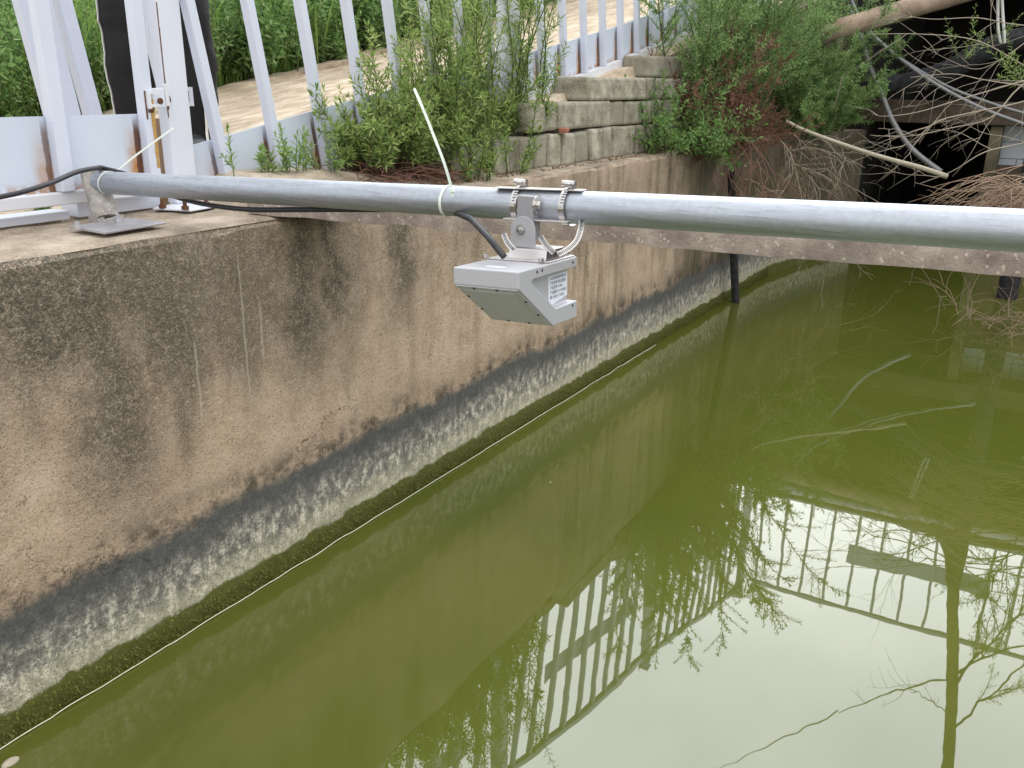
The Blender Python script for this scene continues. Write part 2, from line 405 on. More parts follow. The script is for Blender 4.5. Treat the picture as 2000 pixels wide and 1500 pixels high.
# wall: front face with a chipped top arris
mb = MB(); NU, NZ = 420, 26
us = [-4+(UE+4)*i/NU for i in range(NU+1)]
def wallpt(i, j):
    u = us[i]; z = -.35+(ZD+.35)*j/NZ
    y = wall_line(u)+.006*nz(u*3, z*3, 1, 4.)+.003*nz(u*14, z*14, 1, 9.)
    if j == NZ: y += .012+.012*abs(nz(u*5, 0, 1, 2.)); z += .004*nz(u*6, 1, 1)-.004
    if j == NZ-1: z = ZD-.018-.022*max(0, nz(u*4, 0, 1, 7.)); y += .001
    return Vc((u, y, z))
n0 = 0
for i in range(NU+1):
    for j in range(NZ+1): mb.v.append(wallpt(i, j))
    mb.v.append(Vc((us[i], wall_line(us[i])+.16, ZD-.006)))
R_ = NZ+2
for i in range(NU):
    for j in range(NZ+1): a = i*R_+j; mb.f.append((a, a+R_, a+R_+1, a+1))
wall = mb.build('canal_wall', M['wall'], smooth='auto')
tag(wall, 'long stained concrete channel wall with dark tide line and mossy foot', 'wall')
# moss at the foot of the wall
mb = MB(); r2 = random.Random(3)
for k in range(11000):
    u = r2.uniform(.3, 7.5)**1.0; z = abs(r2.gauss(0, .038))
    z = min(z, .062+.03*nz(u*7, 0, 1, 3.))
    p = Vc((u, wall_line(u)-.004, z)); d = Vc((r2.uniform(-.6, .6), -1, r2.uniform(-.9, .5)))
    mb.leaf(p, d, Vc((0, 0, 1)), r2.uniform(.005, .014), r2.uniform(.003, .006))
mo = mb.build('moss', M['moss'], wall); mo['kind'] = 'stuff'

# ledge on top of the wall, rising at the back to the foot of the fence
mb = MB()
def ledge(a, b):
    u = -4+13.3*a; y0 = wall_line(u)+.010; y = y0+(VF+.02-y0)*b
    z = ZD+.003*nz(u*5, y*5, 1)
    q = max(0, min(1, (y-2.02)/.17)); z += interp([(1.90, 0), (1.97, .03), (2.06, .098), (2.4, .085), (2.65, .052), (3.1, .012)], u)*q*q*(3-2*q) + .006*nz(u*13, y*13, 1)*q
    if b == 0: z -= .006
    return (u, y, z)
structure(mb.grid(620, 16, ledge).build('pavement', M['deck'], smooth=True))
# ramp behind the fence
mb = MB()
def rampf(a, b):
    u = -6+15.3*a; y = VF-.02+(4.55-VF)*b
    if u > 3.3: y = 2.12+(4.55-2.12)*b
    z = rampz(u)+.006*nz(u*3, y*3, 1)+.02*nz(u*.8, y*.8, 1)*b
    if b == 0: z -= .35; y += .01
    return (u, y, z)
structure(mb.grid(200, 26, rampf).build('ramp_path', M['ramp'], smooth=True))
mb = MB()
for k in range(9):
    u0 = 1.6+k*.92; n = 16
    for i in range(n):
        ua_, ub_ = u0+.9*i/n, u0+.9*(i+1)/n; h0, h1 = .022+.022*nz(ua_*6, 1, 1), .022+.022*nz(ub_*6, 1, 1); y0_, y1_ = 4.46+.05*nz(ua_*4, 2, 1), 4.46+.05*nz(ub_*4, 2, 1)
        mb.hexa([(ua_, y0_, rampz(ua_)-.03), (ub_, y1_, rampz(ub_)-.03), (ub_, 4.6, rampz(ub_)-.03), (ua_, 4.6, rampz(ua_)-.03), (ua_, y0_, rampz(ua_)+h0), (ub_, y1_, rampz(ub_)+h1), (ub_, 4.6, rampz(ub_)+h1), (ua_, 4.6, rampz(ua_)+h0)])
structure(mb.build('path_kerb', M['ramp']))

# land beyond: rises gently, reaches the horizon
def landz(u, v):
    b = rampz(min(max(u, -6), 9.3)); d = max(0, v-4.5)
    return b+.10*min(d, 9)+.03*max(0, min(d-9, 60))+.10*nz(u*.5, v*.5, 1)*min(1, d)
mb = MB()
def gl(a, b): u = -90+190*a**1; v = 4.5+95*b**2.2; return (u, v, landz(u, v)-.02)
structure(mb.grid(190, 40, gl).build('ground', M['soil'], smooth=True))
mb = MB(); mb.grid(40, 30, lambda a, b: (12.5+90*a**1.6, -90+94.5*b, 2.45+.15*nz(a*20, b*20, 1)))
structure(mb.build('far_ground', M['soil'], smooth=True))
mb = MB(); mb.grid(60, 20, lambda a, b: (-90+102.5*a, -3.2-86*b**1.5, 1.12+.08*nz(a*60, b*20, 1)*min(1, b*9)))
structure(mb.build('opposite_bank', M['soil'], smooth=True))
mb = MB(); mb.box((-90, -3.2, -.4), (12.5, -3.0, 1.14))
tag(mb.build('opposite_wall', M['wing']), 'plain concrete wall along the opposite side of the channel', 'wall')
mb = MB(); mb.face((-90, -3.05, 0), (12.4, -3.05, 0), (12.4, 2.05, 0), (-90, 2.05, 0))
structure(mb.build('water', M['water']))

# ------------------------------------------------------------------ culvert bridge
br = thing('culvert_bridge', (UE+1, 0, 0), 'low brown concrete culvert bridge with a black opening across the channel', 'bridge')
mb = MB(); mb.box((UE, -3.0, 1.205), (UE+.35, 1.66, 1.405)); mb.build('lintel', M['lintel'], br, bevel=.012)
mb = MB(); mb.box((UE-.03, -3.2, 2.56), (12.6, 2.6, 2.82)); mb.build('deck_slab', M['lintel'], br, bevel=.015)
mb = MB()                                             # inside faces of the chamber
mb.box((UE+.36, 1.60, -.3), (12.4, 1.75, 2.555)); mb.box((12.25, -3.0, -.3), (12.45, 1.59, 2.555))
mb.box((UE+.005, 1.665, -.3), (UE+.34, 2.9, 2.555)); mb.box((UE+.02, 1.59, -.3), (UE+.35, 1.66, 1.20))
mb.build('chamber_wall', M['chambershade'], br)
mb = MB(); mb.box((UE+.36, -3.0, 1.205), (12.2, 1.59, 1.33)); mb.build('chamber_floor', M['chambershade'], br)
mb = MB(); mb.box((UE+.04, .44, -.3), (UE+.3, .54, 1.20)); mb.build('pillar', M['wing'], br, bevel=.01)
mb = MB(); mb.box((UE+.42, -3.0, .5), (UE+.48, .53, 1.20)); mb.build('tiled_wall', M['tile'], br)
mb = MB(); mb.box((UE+.09, -3.0, -.3), (UE+.17, .435, .8595)); mb.build('mirror_block_wall', M['lintel'], br)  # low wall added to keep the tiles from mirroring in the water
# pale pipe added along the bridge front to mirror as a bright sliver
mb = MB(); mb.tube([(UE-.12, 2.2-5.2*i/12, 2.655+.01*math.sin(i)) for i in range(13)], .045, 10)
tag(mb.build('sliver_pipe', M['whiteclean'], smooth=True), 'pale pipe added along the culvert bridge front as a bright mirrored sliver', 'pipe')
# retaining wall along the ramp beyond the blocks
mb = MB()
for i in range(16):
    u0, u1 = 5.45+i*.25, 5.70+i*.25
    if u1 > UE+.1: break
    y0, y1 = wall_line(u0)+.17, wall_line(u1)+.17
    mb.hexa([(u0, y0, 1.1), (u1, y1, 1.1), (u1, 2.3, 1.1), (u0, 2.3, 1.1), (u0, y0+.03, rampz(u0)-.04), (u1, y1+.03, rampz(u1)-.04), (u1, 2.3, rampz(u1)-.02), (u0, 2.3, rampz(u0)-.02)])
tag(mb.build('bank_wall', M['wing']), 'rough earth coloured bank wall behind the bushes beside the culvert', 'wall')

# stepped wall of stone blocks
sw = thing('stepped_block_wall', (4.4, 2.1, ZD), 'stepped retaining wall of grey stone blocks climbing beside the ramp', 'block wall')
r2 = random.Random(11)
def block(x0, x1, z0, z1, v, tilt=0):
    a, b = onv(x0, 240, v).x, onv(x1, 240, v).x
    m = MB(); n = (3, 2, 2)
    j = lambda s=.006: r2.uniform(-s, s)
    g = .006; dv_ = r2.uniform(-.012, .012); v += dv_
    p = [Vc((a+g+j(), v+j(), z0)), Vc((b-g+j(), v+j(), z0)), Vc((b-g, 2.285, z0)), Vc((a+g, 2.285, z0)),
         Vc((a+g+j(), v+j()+.004, z1+j(.005)-tilt)), Vc((b-g+j(), v+j()+.004, z1+j(.005))), Vc((b-g, 2.285, z1)), Vc((a+g, 2.285, z1-tilt))]
    m.hexa(p); m.build('block', M['block'], sw, bevel=.014)
px = lambda c: 850+c/3.572
t1 = [150, 350]; 
block(px(130), px(352), ZD, 1.265, 2.06)
xs = [430, 520, 600, 708, 806, 885, 990, 1085, 1178, 1255, 1340, 1416, 1545, 1700]
for a, b in zip(xs, xs[1:]): block(px(a), px(b), ZD, 1.283+(.012 if a > 1080 else 0), 2.06)
xs = [640, 770, 862, 1232, 1322, 1482, 1575, 1720]
for a, b in zip(xs, xs[1:]): block(px(a), px(b), 1.298, 1.425, 2.075)
xs = [1045, 1460, 1615, 1760]
for a, b in zip(xs, xs[1:]): block(px(a), px(b), 1.43, 1.548, 2.09)
xs = [1478, 1625, 1790]
for a, b in zip(xs, xs[1:]): block(px(a), px(b), 1.553, 1.672, 2.105)
# dirt ledge at the foot of the blocks
mb = MB(); r2 = random.Random(5)
for k in range(260):
    u = r2.uniform(2.6, 5.6); v = 2.045-abs(r2.gauss(0, .05)); s = r2.uniform(.002, .008)
    if v < 1.99: continue
    mb.obox((u, v, ZD+s*.3), Vc((1, .3, .1)).normalized(), Vc((-.3, 1, 0)).normalized(), Vc((0, 0, 1)), s*2.2, s*1.4, s)
lt = mb.build('leaf_litter', M['litter']); tag(lt, 'scattered brown leaf litter along the foot of the blocks', 'litter', kind='stuff')
c = onz(1082, 250, 1.29); c = onv(1082, 247, 2.10)
mb = MB(); mb.obox((c.x, 2.045, 1.30), Vc((.97, .24, 0)), Vc((-.24, .97, 0)), Vc((0, 0, 1)), .06, .04, .022)
tag(mb.build('brick', M['brick'], bevel=.005), 'small piece of red brick lying on the lowest course of blocks', 'brick')

# ------------------------------------------------------------------ ramp fence
SP = .235
def lean(u0, z0, z1): return -.165*(z1-z0)
def fence_section(label, ua, ub, i0, i1, plate=None, low=0):
    f = thing('ramp_fence', ((ua+ub)/2, VF, zb((ua+ub)/2)), label, 'fence', 'white fence sections climbing the ramp')
    N = max(4, int((ub-ua)/.15))
    st = [ua+(ub-ua)*k/N for k in range(N+1)]
    for a, b in zip([0], [0]):
        m = MB()
        for k in range(N):
            u0, u1 = st[k], st[k+1]
            m.hexa([(u0, VF-.022, zb(u0)-.045), (u1, VF-.022, zb(u1)-.045), (u1, VF+.022, zb(u1)-.045), (u0, VF+.022, zb(u0)-.045),
                    (u0, VF-.022, zb(u0)), (u1, VF-.022, zb(u1)), (u1, VF+.022, zb(u1)), (u0, VF+.022, zb(u0))])
        if low:
            for q_ in m.v: q_.y += .052
        m.build('bottom_rail', M['rail_rust'], f)
        m = MB()
        sh = -.165*(zt(ua)-zb(ua))
        for k in range(N):
            u0, u1 = st[k], st[k+1]; a0, a1 = zt(u0), zt(u1)
            m.hexa([(u0, VF-.02, a0-.045), (u1, VF-.02, a1-.045), (u1, VF+.02, a1-.045), (u0, VF+.02, a0-.045), (u0, VF-.02, a0), (u1, VF-.02, a1), (u1, VF+.02, a1), (u0, VF+.02, a0)])
        m.build('top_rail', M['white'], f)
        m = MB(); m.uv = []
        for k in range(N+1):
            u0 = st[k]
            for q, dz in ((0, -.004-low), (1, .18)):
                du = lean(0, 0, dz); m.v.append(Vc((u0+du, VF+.024, zb(u0)+dz))); m.uv.append(((u0-2.08)/SP+.5*0, q))
        for k in range(N): a = 2*k; m.f.append((a, a+2, a+3, a+1))
        p = m.build('kick_panel', M['panel'], f); so = p.modifiers.new('thick', 'SOLIDIFY'); so.thickness = .003
    for i in range(i0, i1+1):
        u = 2.08+SP*i; z0, z1 = zb(u)+.001-low, zt(u-.2)-.046
        m = MB(); m.bar((u-lean(u, 0, low), VF, z0), (u+lean(u, z0, z1)+lean(u, 0, low)*0, VF, z1), .033, .033, (0, 1, 0)); m.build('bar', M['white'], f, bevel=.003)
    if plate:
        pa, pb = plate; m = MB(); n = 8
        for k in range(n):
            u0, u1 = lerp(pa, pb, k/n), lerp(pa, pb, (k+1)/n); w0, w1 = zb(u0)+.66, zb(u1)+.66
            m.hexa([(u0, VF+.018, w0), (u1, VF+.018, w1), (u1, VF+.022, w1), (u0, VF+.022, w0), (u0, VF+.018, w0+.14), (u1, VF+.018, w1+.14), (u1, VF+.022, w1+.14), (u0, VF+.022, w0+.14)])
        m.build('middle_plate', M['white'], f)
    return f
fence_section('white bar fence section behind the large weeds, next to the gate post', 1.96, 3.80, 0, 7, (2.55, 3.5), .075)
fence_section('white bar fence section above the block steps with rust streaks at each bar', 3.90, 6.26, 8, 17, (4.45, 5.95))
fence_section('upper white bar fence section half hidden by the feathery green bush', 6.36, 9.22, 19, 29, (6.95, 8.6))
def fence_post(u, top, label, w=.085):
    p = thing('fence_post', (u, VF, zb(u)-.06), label, 'post', 'white square posts of the ramp fence')
    m = MB(); m.box((u-w/2, VF-.03, zb(u)-.06), (u+w/2, VF+.05, top)); m.build('shaft', M['whiteclean'], p, bevel=.004)
    m = MB(); m.box((u-w/2-.006, VF-.036, top+.0005), (u+w/2+.006, VF+.056, top+.012)); m.build('cap', M['whiteclean'], p)
fence_post(3.85, 2.78, 'broad white fence post standing behind the tall thin weeds')
fence_post(6.31, 3.36, 'white fence post behind the left side of the feathery bush', .06)
fence_post(9.27, 4.2, 'white corner post where ramp fence meets the bridge', .07)
# bridge fence
bf = thing('bridge_fence', (UE+.12, 0, 2.82), 'white bar fence standing on the culvert bridge, mirrored in the water', 'fence')
ub = UE+.12
mb = MB(); mb.box((ub-.02, -2.9, 4.03), (ub+.02, 2.22, 4.075)); mb.build('top_rail', M['white'], bf)
mb = MB(); mb.box((ub-.02, -2.9, 2.87), (ub+.02, 2.22, 2.91)); mb.build('bottom_rail', M['white'], bf)
for i in range(20):
    y = 2.17-.262*i; mb = MB(); mb.box((ub-.014, y-.014, 2.911), (ub+.014, y+.014, 4.029)); mb.build('bar', M['white'], bf)
for a, b in ((1.20, -.22), (-1.0, -2.4)):
    mb = MB(); mb.box((ub+.0145, b, 3.28), (ub+.0195, a, 3.50)); mb.build('middle_plate', M['white'], bf)
mb = MB(); mb.box((ub-.035, -.93, 2.821), (ub+.035, -.86, 4.1)); mb.build('post', M['whiteclean'], bf)

# ------------------------------------------------------------------ gate post and gate
gp = thing('gate_post', (1.9, 2.34, ZD), 'thick white gate post bolted to the ledge on a base plate', 'post')
mb = MB(); mb.box((1.862, VF, ZD+.012), (1.948, VF+.042, 2.32)); mb.build('shaft', M['whiteclean'], gp, bevel=.004)
mb = MB(); mb.box((1.858, VF-.004, 2.3205), (1.952, VF+.046, 2.33)); mb.build('cap', M['whiteclean'], gp)
q = [onz(x, y, ZD+.006) for x, y in ((298, 410), (372, 414), (432, 404), (356, 397))]
mb = MB(); mb.prism([c for c in q], (0, 0, .006)); mb.build('base_plate', M['whiteclean'], gp, bevel=.002)
for t in (.06, .94):
    for s in (.5,):
        pass
for x, y in ((362, 409), (403, 401), (318, 406)):
    c = onz(x, y, ZD+.013); mb = MB(); mb.disc(c, (0, 0, 1), .011, .010, 6); mb.disc(c+Vc((0, 0, .010)), (0, 0, 1), .006, .016, 8); mb.build('anchor_bolt', M['rust'], gp)
c = onv(303, 190, VF-.004)
# latch: plate on the post, its lock box and staple
mb = MB(); a, b = onv(288, 172, VF), onv(320, 210, VF)
mb.box((a.x, VF-.016, b.z), (b.x-.004, VF-.010, a.z)); mb.build('latch_plate', M['whiteclean'], gp, bevel=.002)
mb = MB(); k = onv(305, 197, VF); mb.disc(Vc((k.x, VF-.0165, k.z)), (0, -1, 0), .009, .004, 12); mb.build('keyhole', M['rust'], gp)
mb = MB(); mb.box((b.x-.0035, VF-.018, b.z+.004), (1.8615, VF-.004, a.z+.012)); mb.build('latch_tongue', M['rail_rust'], gp, bevel=.002)
h0, h1 = onv(369, 170, VF+.035), onv(383, 207, VF+.035)
mb = MB(); w = .012
mb.box((1.9485, VF+.03, h0.z-w), (1.99, VF+.036, h0.z)); mb.box((1.9485, VF+.03, h1.z), (1.99, VF+.036, h1.z+w)); mb.box((1.978, VF+.0302, h1.z+w), (1.99, VF+.0358, h0.z-w))
mb.build('hasp', M['whiteclean'], gp)
mb = MB()
for (x0, z0, z1, w) in ((1.8615, 1.40, 1.72, .006),):
    n = 14
    for i in range(n):
        za, zc = lerp(z0, z1, i/n), lerp(z0, z1, (i+1)/n); w0 = w*(.6+.6*abs(nz(i*.9, 3, 1.3)))
        mb.face((x0+.001, VF-.0006, za), (x0+.001+w0, VF-.0006, za), (x0+.001+w0, VF-.0006, zc), (x0+.001, VF-.0006, zc))
mb.build('rust_line', M['rust'], gp)
mb = MB(); r9 = random.Random(4); n = 16
za, zc = onv(322, 222, VF).z, onv(322, 160, VF).z
for i in range(n):
    z0_, z1_ = lerp(za, zc, i/n), lerp(za, zc, (i+1)/n); k = i/n; x0_ = 1.8617; w_ = .016*math.sin(PI*min(1, k*1.1+.05))*(.7+.5*r9.random())
    mb.face((x0_, VF-.0008, z0_), (x0_+w_, VF-.0008, z0_), (x0_+w_, VF-.0008, z1_), (x0_, VF-.0008, z1_))
mb.build('rust_stain', M['rust'], gp)

gt = thing('gate_leaf', (1.45, VF, 1.18), 'white sheet bottomed gate leaf with rusty bars left of the thick post', 'gate')
zr0, zr1, zp = 1.182, 1.216, 1.413
mb = MB(); mb.box((-.25, VF-.02, zr0), (1.793, VF+.02, zr1)); mb.build('bottom_rail', M['rail_rust'], gt, bevel=.003)
mb = MB(); mb.uv = []
us_ = [-.24+(1.79+.24)*k/30 for k in range(31)]
for u in us_:
    for q_, z in ((0, zr1), (1, zp)): mb.v.append(Vc((u, VF+.006, z))); mb.uv.append(((u-1.49)/.285, q_))
for k in range(30): a = 2*k; mb.f.append((a, a+2, a+3, a+1))
p = mb.build('kick_panel', M['panel'], gt); so = p.modifiers.new('thick', 'SOLIDIFY'); so.thickness = .003; so.offset = -1
for u in (1.492, 1.776, 1.205, .92, .63, .35, .06):
    mb = MB(); w = .040 if u < 1.7 else .036
    mb.box((u-w/2, VF-.03, zr1+.0005), (u+w/2, VF+.004, 2.25)); mb.build('bar', M['white'], gt, bevel=.004)
mb = MB(); mb.box((-.25, VF-.03, 2.2505), (1.793, VF+.01, 2.29)); mb.build('top_rail', M['white'], gt)
# staple on the gate stile facing the latch
mb = MB(); c0, c1 = onv(270, 180, VF-.031), onv(288, 212, VF-.031)
for z in (c0.z-.006, c1.z+.004): mb.box((1.770, VF-.042, z), (1.806, VF-.0305, z+.008))
mb.box((1.768, VF-.043, c1.z), (1.776, VF-.0302, c0.z)); mb.build('staple', M['rail_rust'], gt)
mb = MB(); mb.box((1.764, VF-.0312, c1.z-.03), (1.769, VF-.0301, c0.z+.004)); mb.box((1.772, VF-.0312, c1.z-.012), (1.790, VF-.0301, c1.z-.003)); mb.build('rust_stain', M['rust'], gt)
mb = MB(); n = 10
for i in range(n):
    za, zc = lerp(1.26, 1.455, i/n), lerp(1.26, 1.455, (i+1)/n); w0 = .010+.006*nz(i*.7, 2, 1)+.004*i/n
    mb.face((1.786-w0/2, VF-.0306, za), (1.786+w0/2, VF-.0306, za), (1.786+w0/2, VF-.0306, zc), (1.786-w0/2, VF-.0306, zc))
mb.build('rust_run', M['weep'], gt)
# second leaf, swung open behind, leaning
g2 = thing('open_gate_leaf', (1.7, 2.62, 1.18), 'second white gate leaf swung open and leaning behind the first', 'gate')
def lb(name, x0, y0, x1, y1, v, w, d, mt='white'):
    a, b = onv(x0, y0, v), onv(x1, y1, v); e = (b-a)
    a = a-e*1.2; b = b+e*.65
    m = MB(); m.bar(b, a, d, w, (0, 1, 0)); m.build(name, M[mt], g2, bevel=.003)
    return a, b
A1 = lb('stile', 62, 0, 121, 222, 2.58, .105, .03)
A2 = lb('bar', 120, 0, 180, 222, 2.60, .045, .04)
A3 = lb('bar', 276, 0, 330, 222, 2.62, .030, .03)
mb = MB(); mb.bar(A1[0], A3[0], .04, .04, (0, 1, 0)); mb.build('top_rail', M['white'], g2)
mb = MB(); mb.bar(A1[1], A3[1], .04, .04, (0, 1, 0)); mb.build('bottom_rail', M['white'], g2)
mb = MB(); a, b = onv(286, 232, 2.40), onv(322, 303, 2.40)
mb.box((a.x, 2.40, ZD), (b.x, 2.415, a.z)); tag(mb.build('board', M['board'], bevel=.002), 'narrow tan board standing in the gap between gate and post', 'board')
mb = MB(); mb.box((1.0, VF+.03, ZD+.004), (1.52, VF+.10, ZD+.028)); mb.box((1.55, VF+.035, ZD+.004), (1.83, VF+.11, ZD+.05))
tag(mb.build('threshold_bar', M['whiteclean'], bevel=.003), 'white steel threshold lying on the ledge under the gate', 'threshold')
# ------------------------------------------------------------------ pipe rail across the channel
PA, PB = Vc((1.548, 2.225, 1.241)), Vc((1.435, .019, 1.329))
PD = (PB-PA).normalized(); PR = .030
def pipe_at(v): t = (v-PA.y)/(PB.y-PA.y); return PA+(PB-PA)*t
pr = thing('pipe_rail', (1.529, 2.183, ZD), 'long galvanised steel pipe spanning the water on a short post', 'pipe')
mb = MB(); e = pipe_at(-2.9); n = 40
mb.tube([PA+(e-PA)*i/n for i in range(n+1)], PR, 32); mb.build('tube', M['galv'], pr, smooth='auto')
mb = MB(); a, b = Vc((1.5555, 2.262, 1.262)), Vc((1.529, 2.190, ZD+.014))
mb.tube([a, lerp(a, b, .3), lerp(a, b, .6), b], [.032, .0325, .033, .034], 28); mb.build('post', M['oldgalv'], pr, smooth='auto')
mb = MB()
r2 = random.Random(2)
for k in range(46):
    an = 2*PI*k/46; c = b+Vc((math.cos(an)*.036, math.sin(an)*.036, .002+.004*r2.random()))
    mb.obox(c, Vc((math.cos(an), math.sin(an), 0)), Vc((-math.sin(an), math.cos(an), 0)), Vc((0, 0, 1)), .010+.008*r2.random(), .007, .007+.007*r2.random())
mb.build('weld_bead', M['oldgalv'], pr)
q = [onz(x, y, ZD+.010) for x, y in ((135, 446), (204, 458), (326, 438), (250, 429))]
mb = MB(); mb.prism(q, (0, 0, .006)); mb.build('base_plate', M['plate'], pr, bevel=.001)
for x, y in ((152, 447), (232, 433)):
    c = onz(x, y, ZD+.0165); mb = MB(); mb.disc(c, (0, 0, 1), .012, .009, 6); mb.disc(c+Vc((0, 0, .009)), (0, 0, 1), .006, .010, 8); mb.build('anchor_bolt', M['plate'], pr)
mb = MB(); c = pipe_at(-2.85); mb.tube([Vc((c.x, c.y, 1.14)), c], .032, 16); mb.build('post', M['oldgalv'], pr, smooth='auto')

def ring(v, r, w, tilt=0, n=36, th=.0012, cen=None, dirn=None):
    c = cen or pipe_at(v); d = (dirn or PD); s, u = perp(d); m = MB()
    pts = []
    for k in range(n):
        a = 2*PI*k/n; rad = s*math.cos(a)+u*math.sin(a); p = c+d*(tilt*r*rad.z)
        pts.append((p, rad))
    for k in range(n):
        (p0, a0), (p1, a1) = pts[k], pts[(k+1) % n]
        m.hexa([p0+a0*r-d*w/2, p1+a1*r-d*w/2, p1+a1*r+d*w/2, p0+a0*r+d*w/2, p0+a0*(r+th)-d*w/2, p1+a1*(r+th)-d*w/2, p1+a1*(r+th)+d*w/2, p0+a0*(r+th)+d*w/2])
    return m
def ribbon(pts, w, side, th=.0008):
    m = MB(); pts = [Vc(p) for p in pts]; side = Vc(side).normalized()
    for i in range(len(pts)-1):
        d = (pts[i+1]-pts[i]).normalized(); s = (side-d*side.dot(d)).normalized(); u = d.cross(s)
        wa = w[i] if isinstance(w, list) else w; wb = w[i+1] if isinstance(w, list) else w
        m.hexa([pts[i]-s*wa/2-u*th, pts[i]+s*wa/2-u*th, pts[i+1]+s*wb/2-u*th, pts[i+1]-s*wb/2-u*th, pts[i]-s*wa/2+u*th, pts[i]+s*wa/2+u*th, pts[i+1]+s*wb/2+u*th, pts[i+1]-s*wb/2+u*th])
    return m
def spline(pts, k=6):
    pts = [Vc(p) for p in pts]; o = []
    for i in range(len(pts)-1):
        p0, p1, p2, p3 = pts[max(i-1, 0)], pts[i], pts[i+1], pts[min(i+2, len(pts)-1)]
        for j in range(k):
            t = j/k; o.append(.5*((2*p1)+(p2-p0)*t+(2*p0-5*p1+4*p2-p3)*t*t+(3*p1-p0-3*p2+p3)*t**3))
    return o+[pts[-1]]

# cable ties
vt = 1.028
zt1 = thing('cable_tie', tuple(pipe_at(vt)), 'long white cable tie with its tail standing up from the pipe left of the sensor', 'cable tie')
ring(vt, PR+.0005, .006, .12).build('loop', M['tie'], zt1)
a = pipe_at(vt)+Vc((-.030, .004, .026))
d1 = ond(883, 372, 1.72); tail = [d1+Vc((0, 0, -.012)), d1, ond(868, 320, 1.70), ond(846, 262, 1.69), ond(826, 212, 1.68), ond(809, 173, 1.68)]
ribbon(spline(tail), .0052, CR).build('tail', M['tie'], zt1)
mb = MB(); mb.obox(d1, PD, Vc((0, 0, 1)), Vc((1, 0, 0)), .009, .008, .007); mb.build('head', M['tie'], zt1, bevel=.001)
vt2 = 2.185
zt2 = thing('cable_tie', tuple(pipe_at(vt2)), 'white cable tie looped round the left end of the pipe', 'cable tie')
ring(vt2, PR+.0005, .005, .25).build('loop', M['tie'], zt2)
d1 = ond(229, 333, 2.41)
ribbon(spline([d1, ond(262, 306, 2.40), ond(300, 278, 2.39), ond(339, 250, 2.38)]), .0048, CR).build('tail', M['tie'], zt2)

# ------------------------------------------------------------------ radar sensor
D0 = 1.505; K = D0/1.66
ex = Vc((.9995, -.0220, -.0222)); wl = Vc((.0208, .9985, -.0513)); ez = Vc((.0233, .0509, .9984))
T2 = ond(1013.2, 531.9, D0)
SW, SD, HF, HB, BF = .1509*K, .232*K, .0333*K, .1283*K, .102*K
def S(d, w, h): return T2+ex*d+wl*w+ez*h
def side(x, y, w=0.):                       # pixel -> (d, h) on the side plane at width w
    q = ray(x, y); o = S(0, w, 0); t = (o-CAM).dot(wl)/q.dot(wl); p = CAM+q*t-o; return p.dot(ex), p.dot(ez)
def top(x, y, h=0.):
    q = ray(x, y); o = S(0, 0, h); t = (o-CAM).dot(ez)/q.dot(ez); p = CAM+q*t-o; return p.dot(ex), p.dot(wl)
c6 = lambda x, y: (840+x/4.545, 330+y/4.545)
sn = thing('radar_sensor', tuple(S(SD/2, SW/2, -HB)), 'grey wedge shaped metal radar sensor hanging under the pipe above the water', 'sensor')
dA, hA = side(*c6(905, 985)); dB, hB_ = side(*c6(1305, 865)); dC, hC = side(*c6(1305, 1165)); dD, hD = side(*c6(1110, 1240))
RW = .016
RB = .010
kv, kf = {}, []
body = MB()
def kk(d, w, h):
    key = (round(d, 6), round(w, 6), round(h, 6))
    if key not in kv: kv[key] = len(body.v); body.v.append(S(d, w, h))
    return kv[key]
def kface(*pts): body.f.append(tuple(kk(*q) for q in pts))
notch = [(SD, hB_), (dA+.006, hA), (dA+.001, hA-.002), (dA, hA-.006), (dD-.002, hD+.003), (dD+.002, hD), (SD, hC)]
NF = [(SD-RB, hB_)]+notch[1:-1]+[(SD-RB, hC)]
kface(*[(d, 0, h) for d, h in [(0, 0), (SD, 0)]+notch+[(SD, -HB), (SD-BF, -HB), (0, -HF)]])
kface(*[(d, SW, h) for d, h in [(0, -HF), (SD-BF, -HB), (SD, -HB), (SD, hC), (SD-RB, hC), (SD-RB, hB_), (SD, hB_), (SD, 0), (0, 0)]])
kface((0, 0, 0), (0, SW, 0), (SD, SW, 0), (SD, 0, 0)); kface((0, 0, 0), (0, 0, -HF), (0, SW, -HF), (0, SW, 0))
kface((0, 0, -HF), (SD-BF, 0, -HB), (SD-BF, SW, -HB), (0, SW, -HF)); kface((SD-BF, 0, -HB), (SD, 0, -HB), (SD, SW, -HB), (SD-BF, SW, -HB))
kface((SD, 0, 0), (SD, SW, 0), (SD, SW, hB_), (SD, 0, hB_)); kface((SD, 0, hC), (SD, SW, hC), (SD, SW, -HB), (SD, 0, -HB))
kface(*[(d, RW, h) for d, h in NF])
kface((SD-RB, RW, hB_), (SD-RB, SW, hB_), (SD-RB, SW, hC), (SD-RB, RW, hC))
kface((SD, 0, hB_), (SD, SW, hB_), (SD-RB, SW, hB_), (SD-RB, RW, hB_), (notch[1][0], RW, notch[1][1]), (notch[1][0], 0, notch[1][1]))
for a_, b_ in zip(notch[1:-2], notch[2:-1]): kface((a_[0], 0, a_[1]), (b_[0], 0, b_[1]), (b_[0], RW, b_[1]), (a_[0], RW, a_[1]))
kface((notch[-2][0], 0, notch[-2][1]), (SD, 0, hC), (SD, SW, hC), (SD-RB, SW, hC), (SD-RB, RW, hC), (notch[-2][0], RW, notch[-2][1]))
ho = body.build('housing', M['housing'], sn, bevel=.0022)
import bmesh
bm = bmesh.new(); bm.from_mesh(ho.data); bmesh.ops.recalc_face_normals(bm, faces=bm.faces); bm.to_mesh(ho.data); bm.free()
